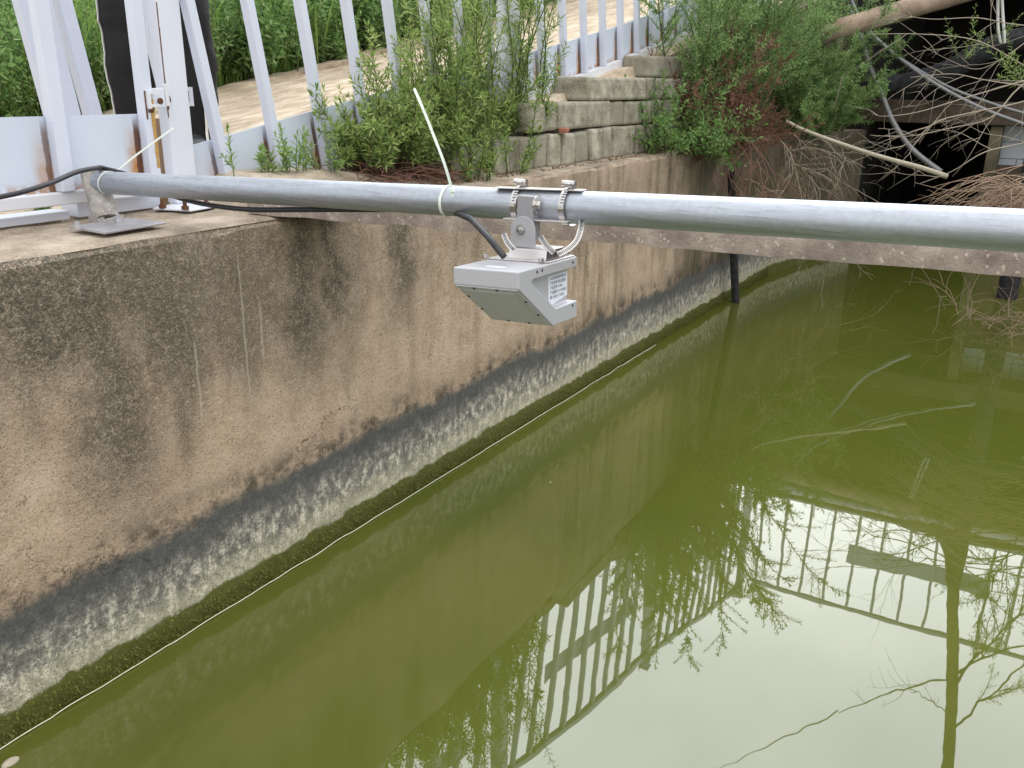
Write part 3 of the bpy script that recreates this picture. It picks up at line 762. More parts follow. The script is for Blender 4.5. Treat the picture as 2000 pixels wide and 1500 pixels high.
# antenna plate on the sloping underside
sl = Vc((SD-BF, 0, -HB+HF)); L = sl.length; sd_ = (ex*sl.x+ez*sl.z).normalized(); sn_n = sd_.cross(wl).normalized()
if sn_n.z > 0: sn_n = -sn_n
def A(t, w, o=0.): return S(0, w, -HF)+sd_*(t*L)+sn_n*o
m = .0035
mb = MB(); mb.prism([A(.012, m), A(.985, m), A(.985, SW-m), A(.012, SW-m)], sn_n*.0015); ap = mb.build('antenna_plate', M['antenna'], sn, bevel=.0006)
mb = MB(); mb.prism([A(.10, .016, .0016), A(.90, .016, .0016), A(.90, SW-.016, .0016), A(.10, SW-.016, .0016)], sn_n*.0012); mb.build('cover', M['antenna'], ap, bevel=.001)
for t, w in ((.045, .35), (.045, .70), (.955, .35), (.955, .68), (.30, .055), (.66, .055), (.30, .945), (.66, .945)):
    mb = MB(); mb.disc(A(t, w*SW, .0015), sn_n, .0026, .0012, 10); mb.build('screw', M['black'], ap)
for x, y in ((950, 915), (995, 900), (1268, 828), (1265, 1212)):
    d, h = side(*c6(x, y)); mb = MB(); mb.disc(S(d, -.0003, h), wl, .0028, .0002, 12); mb.disc(S(d, -.0002, h), -wl, .0028, .0003, 12); mb.build('screw_hole', M['ink'], sn)
mb = MB(); d, w = top(*c6(585, 870)); pts = []
for k in range(24):
    a_ = 2*PI*k/24; pts.append(S(d+.009*math.cos(a_), w+.022*math.sin(a_), .0004))
mb.face(*pts[::-1]); mb.build('top_badge', M['sticker'], sn)
# sticker in the recess
st = [side(*c6(x, y), RW) for x, y in ((1047, 950), (1252, 884), (1254, 1118), (1047, 1172))]
dl_, dr_ = st[0][0], min(st[1][0], SD-.011); h1_, h0_ = st[0][1]-.0015, st[3][1]
mb = MB(); mb.prism([S(dl_, RW-.0006, h1_), S(dr_, RW-.0006, h1_), S(dr_, RW-.0006, h0_), S(dl_+.012, RW-.0006, h0_-.010), S(dl_, RW-.0006, h0_)], wl*.0004)
sk = mb.build('sticker', M['sticker'], sn)
lines = ['\u6c34\u6587\u76d1\u6d4b\u8bbe\u5907\u6709\u9650\u516c\u53f8', '\u4ea7\u54c1\u540d\u79f0: \u96f7\u8fbe\u6d41\u91cf\u8ba1', '\u4ea7\u54c1\u578b\u53f7: R-40', '\u4ea7\u54c1\u7f16\u53f7: 2110 0035', '\u8f93\u5165\u7535\u538b: 12VDC']
lh = (h1_-h0_)/5.1
for i, tx in enumerate(lines):
    cu = bpy.data.curves.new('print', 'FONT'); cu.body = tx; cu.size = lh*.80
    tmp = bpy.data.objects.new('print', cu); COL.objects.link(tmp)
    dg = bpy.context.evaluated_depsgraph_get(); me = bpy.data.meshes.new_from_object(tmp.evaluated_get(dg))
    bpy.data.objects.remove(tmp); 
    if not len(me.vertices): continue
    xm = max(v.co.x for v in me.vertices); fx = min(1., (dr_-dl_-.010)/xm)
    o0 = Vc(sn['_o'])
    for v in me.vertices: v.co = S(dl_+.006+v.co.x*fx, RW-.0009, h1_-lh*(i+.85)+v.co.y)-o0
    me.materials.clear(); me.materials.append(M['ink'])
    ob = bpy.data.objects.new('print', me); COL.objects.link(ob); ob.parent = sk

# mounting bracket: hat channel on the lid, clevis, tilting block
bk = thing('mounting_bracket', tuple(S(.15, SW/2, 0)), 'grey hinged steel bracket joining the sensor to the pipe', 'bracket')
f0, f1 = top(936, 506), top(1074, 514.5)
dp = (f0[0]+f1[0])/2
bw0, bw1 = max(f1[1], .003), min(f0[1], SW-.003)
mb = MB(); mb.prism([S(dp, bw0, .0006), S(SD-.004, bw0, .0006), S(SD-.004, bw1, .0006), S(dp, bw1, .0006)], ez*.0024); mb.build('base_flange', M['channel'], bk, bevel=.0008)
g1, g0 = top(*c6(985, 825), .003)[1], top(*c6(632, 805), .003)[1]
da, db, hh = dp+.012, SD-.016, .021
mb = MB()
prof = [(da, .0031), (da+.006, hh), (db-.006, hh), (db, .0031), (db-.0025, .0031), (db-.0075, hh-.0025), (da+.0075, hh-.0025), (da+.0025, .0031)]
mb.prism([S(d, g1, h) for d, h in prof], wl*(g0-g1)); mb.build('hat_channel', M['channel'], bk, bevel=.0012)
for x, y in ((948, 503.5), (1057, 512), (1114, 496)):
    d, w = top(x, y, .003); d = min(d, SD-.010)
    mb = MB(); mb.disc(S(d, w, .0031), ez, .0052, .0075, 12); mb.build('stud', M['steel'], bk, bevel=.0008)
UBK = (S(da, 0, 0).x+S(db, 0, 0).x)/2-.014        # front plane of the tilting block
bl, brt = onu(1009.5, 381, UBK), onu(1041.5, 383, UBK)
zt_, zbm = bl.z, S((da+db)/2, 0, hh).z+.002
mb = MB(); mb.box((UBK, brt.y, zbm+.006), (UBK+.030, bl.y, zt_)); mb.build('block', M['bracket'], bk, bevel=.0015)
def clevis(u, name):
    l, r_ = onu(999, 455, u), onu(1047, 455, u); ztop = onu(1022, 421.5, u).z; rad = (l.y-r_.y)/2; cy = (l.y+r_.y)/2
    zc = ztop-rad; poly = [Vc((u, r_.y, zbm-.004)), Vc((u, l.y, zbm-.004))]
    for k in range(17): a_ = PI*k/16; poly.append(Vc((u, cy+rad*math.cos(a_), zc+rad*math.sin(a_))))
    m_ = MB(); m_.prism(poly, (-.0035, 0, 0)); m_.build(name, M['bracketl'], bk, bevel=.0006); return cy, zc
cy, zc = clevis(UBK-.0005, 'clevis_plate'); clevis(UBK+.0345, 'clevis_plate')
k = onu(1017, 449, UBK-.004)
mb = MB(); mb.disc((UBK-.0041, k.y, k.z), (-1, 0, 0), .0095, .0016, 20); mb.build('washer', M['steel'], bk)
mb = MB(); mb.disc((UBK-.0058, k.y, k.z), (-1, 0, 0), .0072, .005, 6); mb.disc((UBK-.0108, k.y, k.z), (-1, 0, 0), .0042, .0035, 12); mb.build('bolt', M['steel'], bk, bevel=.0006)
for sgn, yy in ((-1, brt.y), (1, bl.y)):
    z_ = onu(1050, 402, UBK).z
    mb = MB(); mb.disc((UBK+.013, yy+sgn*.0003, z_), (0, sgn, 0), .0165, .0024, 20); mb.build('washer', M['steel'], bk)
    mb = MB(); mb.disc((UBK+.013, yy+sgn*.0026, z_), (0, sgn, 0), .0085, .007, 6); mb.build('bolt', M['steel'], bk, bevel=.0006)
# clamp channel lying against the pipe
pc = pipe_at((bl.y+brt.y)/2)
yl, yr = onu(955, 375, pc.x-.035).y, onu(1127, 380, pc.x-.035).y
u0_, u1_ = pc.x-.052, pc.x-.006
mb = MB(); s0, s1 = pipe_at(yl), pipe_at(yr)
def chan(dz0, dz1, ua, ub_, y0=yl, y1=yr):
    a_, b_ = pipe_at(y0), pipe_at(y1)
    mb.hexa([(ua, b_.y, b_.z+dz0), (ub_, b_.y, b_.z+dz0), (ub_, a_.y, a_.z+dz0), (ua, a_.y, a_.z+dz0), (ua, b_.y, b_.z+dz1), (ub_, b_.y, b_.z+dz1), (ub_, a_.y, a_.z+dz1), (ua, a_.y, a_.z+dz1)])
chan(.0305, .0325, pc.x-.020, pc.x+.004)
yl2, yr2 = onu(987, 420, pc.x-.035).y, onu(1113, 430, pc.x-.035).y
chan(-.0235, -.021, pc.x-.044, pc.x-.022, yl2, yr2)
mb.build('clamp_channel', M['channel'], bk, bevel=.0006)
# two band clamps with loose tails
def clamp(xp, label, tails):
    v = onu(xp, 400, pc.x-.03).y; c = pipe_at(v)
    t = thing('band_clamp', tuple(c), label, 'clamp', 'steel band clamps round the pipe')
    ring(v, PR+.0045, .012, 0, 36, .0011).build('band', M['steel'], t)
    mb = MB(); h = c+Vc((-.006, 0, .041)); mb.obox(h, PD, Vc((1, 0, 0)), Vc((0, 0, 1)), .013, .022, .008); mb.build('housing', M['steel'], t, bevel=.002)
    mb = MB(); mb.tube([h+Vc((-.004, .012, .002)), h+Vc((-.004, -.010, .002))], .0055, 12); mb.disc(h+Vc((-.004, -.010, .002)), (0, -1, 0), .0065, .004, 6); mb.build('screw', M['steel'], t, smooth='auto')
    mb = MB()
    for k in range(5): 
        an = PI*(.70+.05*k); p = c+Vc((math.cos(an), 0, math.sin(an)))*(PR+.0058)
        mb.obox(p, PD, Vc((math.cos(an), 0, math.sin(an))), Vc((-math.sin(an), 0, math.cos(an))), .007, .0006, .0016)
    mb.build('slot', M['ink'], t)
    for pts, sd in tails:
        P_ = spline([ond(x, y, d) for x, y, d in pts], 8)
        tl = ribbon(P_, .0105, sd, .0004).build('tail', M['strap'], t)
        m2 = MB()
        for i in range(1, len(P_)-1, 1):
            dd = (P_[i+1]-P_[i-1]).normalized(); s = Vc(sd); s = (s-dd*s.dot(dd)).normalized(); nn = dd.cross(s)
            for sg in (-1, 1): m2.obox(P_[i]+nn*(.0006*sg), s, dd, nn, .006, .0013, .0003)
        m2.build('slot', M['ink'], tl)
clamp(1004, 'steel band clamp behind the bracket block, near the black cable', [([(984, 457, 1.60), (992, 475, 1.59), (1004, 488, 1.585)], (.4, -.9, .1)), ([(1056, 462, 1.60), (1066, 478, 1.60), (1082, 494, 1.60)], (.5, -.8, .2))])
clamp(1101, 'steel band clamp right of the bracket with a long curled tail', [([(1136, 430, 1.60), (1134, 448, 1.59), (1126, 470, 1.585), (1110, 486, 1.58), (1090, 497, 1.575)], (.3, -.85, -.35))])

# black cable
mb = MB()
pts = [ond(-160, 440, 1.95), ond(-40, 395, 2.07), ond(40, 376, 2.14), ond(100, 357, 2.22), ond(150, 336, 2.31), ond(190, 328, 2.38), PA+Vc((.02, .0, .036)), pipe_at(2.1)+Vc((.036, 0, .012)), pipe_at(2.0)+Vc((.033, 0, -.02)), pipe_at(1.85)+Vc((.020, 0, -.040)),
       pipe_at(1.65)+Vc((.004, 0, -.046)), pipe_at(1.45)+Vc((.008, 0, -.038)), pipe_at(1.25)+Vc((.022, 0, -.030)), pipe_at(1.08)+Vc((.028, 0, -.022)), ond(912, 424, 1.70), ond(932, 440, 1.65), ond(956, 466, 1.60), ond(972, 486, 1.585), ond(985, 502, 1.58)]
mb.tube(spline(pts), .0062, 10)
tag(mb.build('cable', M['black'], smooth=True), 'black cable tied along the pipe and running down into the sensor', 'cable')

# ------------------------------------------------------------------ stone beam
b0, b1 = Vc((1.900, 1.918)), Vc((2.174, .010))
def beam_u(v): return b0.x+(v-b0.y)*(b1.x-b0.x)/(b1.y-b0.y)
mb = MB(); n = 170; prof = [(0, 0), (0, .03), (0, .062), (.012, .078), (.13, .082), (.24, .078), (.25, .04), (.25, 0), (.12, -.003)]
for i in range(n+1):
    v = 2.03-5.0*i/n
    for k, (a, z) in enumerate(prof):
        s = v*9
        mb.v.append(Vc((beam_u(v)+a+.004*nz(s, k, 1)+(.012*max(0, nz(s*1.3, k+9, 1)) if k in (0, 3) else 0), v+.01*nz(k, 3, 1.7)*(i == 0), ZD+.0035+z+.0035*nz(s, k+20, 1)+(.008*max(0, nz(s*.7, 40, 1)) if k == 0 else 0))))
k_ = len(prof)
for i in range(n):
    for k in range(k_): a, b = i*k_+k, i*k_+(k+1) % k_; mb.f.append((a, b, b+k_, a+k_))
mb.f.append(tuple(range(k_-1, -1, -1))); mb.f.append(tuple(n*k_+k for k in range(k_)))
tag(mb.build('stone_beam', M['beam'], smooth='auto'), 'brown stone beam lying across the channel just behind the pipe', 'beam')

# twine on the waterline
mb = MB(); pts = []
for i in range(160):
    u = .35+4.6*i/159; pts.append((u, VW-.022-.004*nz(u*3, 0, 1)+.002*nz(u*31, 0, 1), .005+.005*nz(u*9, 5, 1)))
mb.tube(pts, .0012, 5)
for i in range(0, 158, 5): mb.tube([pts[i], Vc(pts[i])+Vc((.006, -.004, .003))], .0017, 4)
tag(mb.build('twine', M['twine']), 'thin white twine stretched along the waterline of the wall', 'twine')
# posts standing in the water
p0 = onz(1437, 590, 0); mb = MB(); mb.tube([p0+Vc((0, 0, -.3)), p0, onv(1432, 470, p0.y), onv(1428, 335, p0.y)], [.030, .030, .029, .026], 10)
tag(mb.build('wooden_stake', M['rubber'], smooth='auto'), 'black stake standing against the wall below the stone beam', 'stake')
p0 = onz(1966, 582, 0); mb = MB(); mb.tube([p0+Vc((0, 0, -.3)), p0+Vc((0, 0, .8)), p0+Vc((.05, -.02, 2.53))], [.075, .07, .065], 12)
tag(mb.build('wooden_pile', M['rubber'], smooth='auto'), 'thick dark pile standing in the water near the right edge', 'pile')
p0 = onz(20, 1489, .0); mb = MB()
mb.grid(10, 8, lambda a, b: (p0.x+.022*math.cos(2*PI*a)*math.sin(PI*b), p0.y+.014*math.sin(2*PI*a)*math.sin(PI*b), -.002+.010*math.cos(PI*b)))
tag(mb.build('floating_stone', M['stick'], smooth=True), 'small pale lump floating at the water by the lower left corner', 'lump')
mb = MB()
for x, y in ((1075, 942), (1600, 1090)): 
    p = onz(x, y, .002); mb.obox(p, Vc((1, 0, 0)), Vc((0, 1, 0)), Vc((0, 0, 1)), .005, .004, .002)
o = mb.build('floating_specks', M['foam']); tag(o, 'tiny pale specks drifting on the green water', 'specks', kind='stuff')

# ------------------------------------------------------------------ bamboo, hose, rods and rope by the culvert
def upx(x, y, u): return onu(x, y, u)
a, b = upx(1606, 66, 7.9), upx(1860, -8, 8.5); mb = MB()
d = b-a; pts = [a-d*.1+(d*1.55)*t/24 for t in range(25)]
rs = [.078+(.004 if t % 4 == 0 else 0) for t in range(25)]
mb.tube(pts, rs, 16); tag(mb.build('bamboo_pole', M['bamboo'], smooth=True), 'thick brown bamboo pole slanting above the black culvert opening', 'bamboo pole')
mb = MB(); u = 9.15
pts = spline([upx(1690, 160, u), upx(1735, 166, u), upx(1790, 158, u), upx(1850, 138, u), upx(1905, 108, u), upx(1950, 86, u), upx(2010, 74, u), upx(2120, 70, u), upx(2260, 110, u)], 10)
mb.tube(pts, [.088+.006*(i % 2) for i in range(len(pts))], 16)
tag(mb.build('hose', M['rubber'], smooth=True), 'thick black ribbed hose sagging over the culvert lintel', 'hose')
def stick(name, pts, r, mat, label, cat, u=8.9, n=8, grp=None):
    P_ = spline([upx(x, y, u+du) for x, y, du in pts], 6); m = MB(); k = len(P_)
    m.tube(P_, [lerp(r[0], r[1], i/(k-1)) for i in range(k)], n)
    return tag(m.build(name, M[mat], smooth=True), label, cat, grp)
stick('rod', [(1650, -40, 0), (1690, 52, 0), (1800, 146, 0), (1910, 208, 0), (2010, 246, 0)], (.016, .016), 'rod', 'upper grey rod crossing in front of the black hose', 'rod', 8.8)
stick('rod', [(1638, -20, .2), (1700, 70, .2), (1830, 158, .2), (1925, 198, .2), (2010, 224, .2)], (.013, .013), 'rod', 'thinner grey rod running just behind the other rod', 'rod', 8.8)
stick('hanging_cable', [(1672, 40, 0), (1700, 135, 0), (1722, 185, 0), (1745, 240, 0), (1782, 292, 0), (1838, 336, 0)], (.024, .024), 'rod', 'grey cable hanging in a curve across the culvert opening', 'cable', 8.7)
stick('bleached_stick', [(1535, 236, -.2), (1580, 258, -.1), (1700, 300, 0), (1800, 328, .1), (1850, 345, .15)], (.011, .019), 'stick', 'long pale bare stick sloping from the red bush down across the opening', 'stick', 6.9)
mb = MB()
for dx in (-4, 5):
    P_ = [upx(1952+dx*.4, -60, 8.9), upx(1953+dx, 20, 8.9), upx(1955+dx*1.2, 62, 8.9), upx(1958+dx*.8, 84, 8.92)]; mb.tube(spline(P_), .012, 6)
tag(mb.build('rope', M['rope'], smooth=True), 'white rope loop holding up the black hose', 'rope')
# ------------------------------------------------------------------ vegetation
def rdir(r, el0, el1, az=None):
    a = r.uniform(0, 2*PI) if az is None else az; e = math.radians(r.uniform(el0, el1))
    return Vc((math.cos(a)*math.cos(e), math.sin(a)*math.cos(e), math.sin(e)))
def shoot(r, lf, stm, p, d, L, rad, n, ll, lw, el, grav=.0, t0=.1, wob=.12, taper=.6, cone=True, side=0, depth=0):
    """a leafy stem: curved axis with leaves set round it in a spiral; side = number of leafy side shoots"""
    seg = max(4, int(L/.05)); seg = min(seg, 14); pts = [Vc(p)]; d = Vc(d).normalized()
    for i in range(seg):
        d = (d+Vc((r.uniform(-wob, wob), r.uniform(-wob, wob), r.uniform(-wob, wob)*.5-grav/seg))).normalized(); pts.append(pts[-1]+d*(L/seg))
    stm.tube(pts, [rad*(1-.75*i/seg) for i in range(seg+1)], 4 if rad < .006 else 6, False)
    def at(t):
        f = t*seg; i = min(int(f), seg-1); return lerp(pts[i], pts[i+1], f-i), (pts[i+1]-pts[i]).normalized()
    ph = r.uniform(0, 7)
    for k in range(n):
        t = t0+(1-t0)*(k+.5)/n; q, ax = at(t); ph += 2.4+r.uniform(-.3, .3)
        s, u = perp(ax); rad_ = s*math.cos(ph)+u*math.sin(ph)
        e = math.radians(r.uniform(*el)); ld = rad_*math.cos(e)+ax*math.sin(e)
        sc = (1-taper*t) * r.uniform(.75, 1.15)
        lf.leaf(q, ld, ax, ll*sc, lw*(sc**.5), r.uniform(.0, .3))
    if n:
        q, ax = at(1.)
        for k in range(3): lf.leaf(q, (ax+rdir(r, 0, 60)*.5), rdir(r, -30, 30), ll*.5, lw*.7, .1)
    for k in range(side):
        t = r.uniform(max(t0, .08), .95); q, ax = at(t); s, u = perp(ax); a = r.uniform(0, 2*PI)
        dd = (s*math.cos(a)+u*math.sin(a))*.8+ax*.85+Vc((0, 0, .15))
        l2 = L*r.uniform(.16, .32)*(1.15-t*.75)
        shoot(r, lf, stm, q, dd, l2, rad*.5, max(5, int(n*l2/L*1.6)), ll*.8, lw*.85, el, grav*.5, .05, wob, taper*.6, cone, 0, depth+1)
def plant(name, seed, base, label, leaf, stem, spec, cat='weed', group=None, taper=.55):
    """spec: (number of stems, spread of their feet, tilt in degrees, length range, ...) """
    r = random.Random(seed); lf, st = MB(), MB(); base = Vc(base)
    for (n, spread, tilt, L, rad, nl, ll, lw, el, grav, t0, side, azr) in spec:
        for k in range(n):
            a = r.uniform(*azr) if azr else r.uniform(0, 2*PI)
            rr = spread*math.sqrt(r.random()); p = base+Vc((math.cos(a)*rr, math.sin(a)*rr*.7, -.01))
            tl = math.radians(r.uniform(0, tilt)); d = Vc((math.cos(a)*math.sin(tl), math.sin(a)*math.sin(tl), math.cos(tl)))
            l = r.uniform(*L); shoot(r, lf, st, p, d, l, rad*r.uniform(.8, 1.2), int(nl*l/L[1]), ll, lw, el, grav, t0, .09, taper, True, side)
    root = thing(name, tuple(base), label, cat, group)
    lf.build('foliage', M[leaf], root); st.build('stem', M[stem], root, smooth=True); return root
ZG = ZD
# the large weeds between the ledge and the fence
def on_ledge(x, y): p = onz(x, y, ZD); return p
wd = lambda n, sp, tl, L, ll=.058, lw=.0105, nl=50, side=5, t0=.12, rad=.0035, el=(15, 60), grav=.05, az=None: (n, sp, tl, L, rad, nl, ll, lw, el, grav, t0, side, az)
plant('bushy_weed', 21, (2.80, 2.19, 1.15), 'large bushy green weed with many upright shoots over a heap of dead twigs', 'weed', 'woodstem', [wd(26, .10, 46, (.24, .44), side=9, t0=.25), wd(14, .08, 22, (.36, .58), side=9, t0=.25)])
plant('bushy_weed', 22, (3.06, 2.15, ZD), 'bushy green weed behind the standing tail of the cable tie', 'weed', 'stem', [wd(22, .11, 26, (.30, .60), side=8, t0=.15)])
plant('bushy_weed', 28, (2.60, 2.20, 1.17), 'dark bushy weed spreading low in front of the sheet at its left', 'weed', 'woodstem', [wd(13, .07, 50, (.18, .32), side=8, t0=.25)])
tl = lambda n, sp, t, L, **k: wd(n+2, sp, t, L, ll=.085, lw=.0095, nl=95, side=3, t0=.08, rad=.0045, **k)
plant('tall_weed', 23, (3.30, 2.21, 1.27), 'tall thin leaved weed in front of the broad fence post', 'weed', 'stem', [tl(7, .10, 9, (.55, .95))])
plant('tall_weed', 24, (3.56, 2.20, 1.30), 'tallest thin leaved weed reaching the top of the photo', 'weed', 'stem', [tl(9, .12, 8, (.65, 1.1))])
plant('tall_weed', 25, (3.92, 2.20, 1.36), 'slender leafy weed at the right of the tall weeds, by the rusty sheet', 'weed', 'stem', [tl(5, .10, 10, (.45, .85))])
plant('tall_weed', 26, (3.18, 2.20, 1.2), 'tall loose weed between the bushy weed and the broad post', 'weed', 'stem', [tl(5, .08, 12, (.45, .8))])
plant('leafy_weed', 27, (3.46, 2.025, ZD), 'dense leafy weed growing against the lowest block', 'weed', 'stem', [wd(6, .06, 24, (.14, .26), ll=.06, lw=.011, nl=32, side=3)])
plant('leafy_weed', 29, (3.12, 2.03, ZD), 'low leafy weed at the ledge edge under the tall weeds', 'weed', 'stem', [wd(14, .10, 36, (.12, .24), ll=.05, lw=.011, nl=30, side=3)])
plant('leafy_weed', 30, (3.72, 2.13, 1.28), 'leafy weed growing out of the joint above the lowest blocks', 'weed', 'stem', [wd(12, .13, 24, (.16, .32), ll=.062, lw=.011, nl=40, side=3)])
plant('leafy_weed', 33, (3.42, 2.14, 1.26), 'leafy weed on top of the leftmost block behind the others', 'weed', 'stem', [wd(12, .12, 26, (.16, .34), ll=.062, lw=.011, nl=40, side=3)])
pl = lambda n, sp, t, L, **k: wd(n, sp, t, L, ll=.046, lw=.0105, nl=26, side=1, t0=.12, rad=.0022, el=(20, 65), **k)
for sd_, x, n, L, lb_ in ((41, 470, 1, (.13, .15), 'single pale green sprig in front of the light sheet'), (42, 532, 5, (.07, .10), 'low pale green weed beside the sprig'), (43, 578, 7, (.12, .19), 'tallest pale green weed in front of the sheet'), (44, 648, 4, (.13, .18), 'pale green weed at the edge of the big bush')):
    p = onv(x, 334, 2.19); plant('pale_weed', sd_, (p.x, 2.19, p.z-.012), lb_, 'palew', 'stem', [pl(n, .05, 26, L)], 'weed', 'pale weeds along the foot of the fence')
p = onz(78, 415, ZD); plant('pale_weed', 45, (p.x, p.y, ZD), 'tiny yellow green sprout on the ledge below the gate rail', 'palew', 'stem', [pl(3, .01, 50, (.03, .05))], 'weed')
# heap of dead twigs
def twig(r, mb, p, d, L, rad, depth=1, grav=.1, wob=.22, kids=4, n=4):
    seg = max(4, min(12, int(L/.06))); pts = [Vc(p)]; d = Vc(d).normalized()
    for i in range(seg):
        d = (d+Vc((r.uniform(-wob, wob), r.uniform(-wob, wob), r.uniform(-wob, wob)-grav/seg))).normalized(); pts.append(pts[-1]+d*(L/seg))
    mb.tube(pts, [rad*(1-.7*i/seg) for i in range(seg+1)], n, False)
    if depth > 0:
        for k in range(kids):
            i = r.randint(1, seg-1); dd = (pts[i+1]-pts[i]).normalized(); s, u = perp(dd); a = r.uniform(0, 2*PI)
            twig(r, mb, pts[i], dd*.75+(s*math.cos(a)+u*math.sin(a))*.8, L*r.uniform(.3, .6), rad*.6, depth-1, grav, wob, max(2, kids-1), n)
r2 = random.Random(31); mb = MB()
for k in range(230):
    u_ = r2.uniform(2.52, 3.02); v_ = r2.uniform(2.05, 2.20); c = Vc((u_, v_, 1.138+.05*max(0, (2.9-u_)/.4)*(v_-2.02)/.17)); a = 0
    d = rdir(r2, -5, 38); twig(r2, mb, c+Vc((0, r2.uniform(-.02, .05), r2.uniform(0, .05))), d, r2.uniform(.08, .24), .0022, 0, .9, .18)
tag(mb.build('twig_heap', M['redtwig']), 'heap of dry red brown twigs under the large bushy weed', 'twigs')

# feathery bush on the wall top before the culvert
ft = lambda n, sp, t, L, nl=150, side=26, ll=.050, lw=.012, az=None, g=.55, t0=.06, rad=.0055: (n, sp, t, L, rad, nl, ll, lw, (20, 60), g, t0, side, az)
FB = 'feathery green bushes crowding the wall top by the culvert'
def fb(seed, u, v, z, spec, label): return plant('feathery_bush', seed, (u, v, z), label, 'tamarisk', 'stem', spec, 'bush', FB, .15)
fb(51, 5.75, 2.12, 1.25, [ft(10, .2, 26, (.9, 1.8))], 'feathery green bush nearest the block steps, taller than the fence')
fb(52, 6.25, 2.05, 1.25, [ft(10, .22, 24, (.9, 1.75))], 'feathery green bush behind the dry red brown growth')
fb(53, 6.95, 2.08, 1.3, [ft(17, .25, 28, (1.0, 1.9))], 'tall feathery bush in the middle of the row')
fb(54, 7.55, 1.98, 1.2, [ft(15, .22, 34, (.8, 1.6))], 'feathery bush in front of the bamboo pole')
fb(55, 8.35, 1.74, 1.15, [ft(20, .25, 46, (.5, 1.0), side=9)], 'low spreading feathery bush beside the black hose')
fb(56, 7.9, 1.78, 1.12, [ft(16, .2, 60, (.45, .85), side=9)], 'feathery bush drooping over the end of the wall')
fb(57, 8.8, 1.95, 1.4, [ft(14, .2, 30, (.7, 1.3))], 'feathery bush at the far end against the bridge corner')
dr = (40, .24, 30, (.35, .85), .004, 90, .032, .013, (10, 60), .25, .10, 10, None)
plant('dry_bush', 61, (5.75, 1.92, 1.08), 'dry red brown bush hanging over the wall top in front of the green', 'rusty', 'redtwig', [dr, (16, .2, 70, (.3, .5), .0035, 40, .028, .011, (10, 60), .9, .1, 5, None)], 'bush')
plant('dry_bush', 62, (6.35, 1.88, 1.08), 'smaller dry brown bush right of the red one', 'rusty', 'redtwig', [(18, .2, 50, (.3, .6), .004, 44, .028, .011, (10, 60), .5, .15, 6, None)], 'bush')
plant('low_shrub', 63, (5.15, 1.96, ZD), 'low broad leaved green shrub spilling over the wall edge beside the blocks', 'low', 'woodstem', [(34, .18, 64, (.24, .48), .0035, 34, .062, .017, (10, 55), .5, .1, 5, None)], 'shrub')
plant('low_shrub', 64, (5.5, 1.95, ZD), 'low green shrub hanging down the wall under the dry bush', 'low', 'woodstem', [(22, .15, 78, (.22, .42), .003, 30, .055, .013, (10, 55), 1.2, .1, 4, (PI, 2*PI))], 'shrub')

# dry hanging roots and twigs on the wing wall
r2 = random.Random(71); GRP = 'dry twigs hanging over the wing wall'
def hang(name, pts, label, mat, grav, L, kids, rad=.0045, wob=.25, dirs=None):
    x, y, u = pts[0]; p0 = onv(x, y, u); root = thing(name, tuple(p0), label, 'twigs', GRP)
    for (x, y, u) in pts:
        p = onv(x, y, u); mb = MB(); d = rdir(r2, -60, 20, r2.uniform(PI, 2*PI))
        twig(r2, mb, p, d, r2.uniform(*L), rad, 2, grav, wob, kids); mb.build('twig', M[mat], root)
    return root
hang('hanging_twigs', [(r2.uniform(1395, 1530), r2.uniform(215, 300), 1.84) for k in range(22)], 'tangle of dry twigs hanging on the wall below the red bush', 'redtwig', .9, (.35, .8), 3)
hang('hanging_twigs', [(r2.uniform(1500, 1680), r2.uniform(240, 345), 1.74) for k in range(26)], 'pale dry twigs spread over the dark wing wall', 'twigp', .7, (.35, .75), 3)
hang('hanging_twigs', [(r2.uniform(1400, 1650), r2.uniform(300, 385), 1.78) for k in range(14)], 'thin twigs just above the pipe on the wing wall', 'twig', 1.2, (.25, .5), 3)
def bu(x): return onz(x, 530, ZD)
rt_ = thing('hanging_roots', (beam_u(.8)+.1, .8, ZD), 'thin pale roots dangling under the stone beam', 'roots')
for x, L in ((1490, .10), (1505, .14), (1520, .20), (1532, .15), (1545, .25), (1560, .22), (1602, .12), (1630, .13), (1742, .33), (1758, .14), (1880, .30), (1905, .16)):
    vv = onz(x, 500+(x-1000)*.07, ZD).y; uu = beam_u(vv)+r2.uniform(.03, .2); mb = MB()
    twig(r2, mb, Vc((uu, vv, ZD+.005)), Vc((r2.uniform(-.5, .5), r2.uniform(-.6, .6), -1)), L*.55, .0017, 1, .3, .34, 2); mb.build('root', M['twigp'], rt_)

# dead branches reaching in from the right
def dead(pts, label, r0, seed, mat='twigp', kids=5, u=6.5, L=(.2, .55), grp='bare branches reaching across the culvert from the right'):
    r = random.Random(seed); mb = MB(); r0 *= .48; P_ = spline([onu(x, y, u+du)+Vc((r.uniform(-.05, .05), r.uniform(-.02, .02), r.uniform(-.02, .02))) for x, y, du in pts], 5); q0 = P_[0]; P_ = [Vc((6.62, -.74, q0.z-.25)), lerp(Vc((6.62, -.74, q0.z-.12)), q0, .5)]+P_; k = len(P_)
    mb.tube(P_, [lerp(r0, r0*.3, i/(k-1)) for i in range(k)], 6)
    for j in range(kids):
        i = r.randint(2, k-3); d = (P_[i+1]-P_[i-1]).normalized(); s, w = perp(d); a = r.uniform(0, 2*PI)
        twig(r, mb, P_[i], d*.9+(s*math.cos(a)+w*math.sin(a))*.7, r.uniform(*L), r0*.42, 1, .15, .2, 3)
    return tag(mb.build('bare_branch', M[mat], smooth=True), label, 'branch', grp)
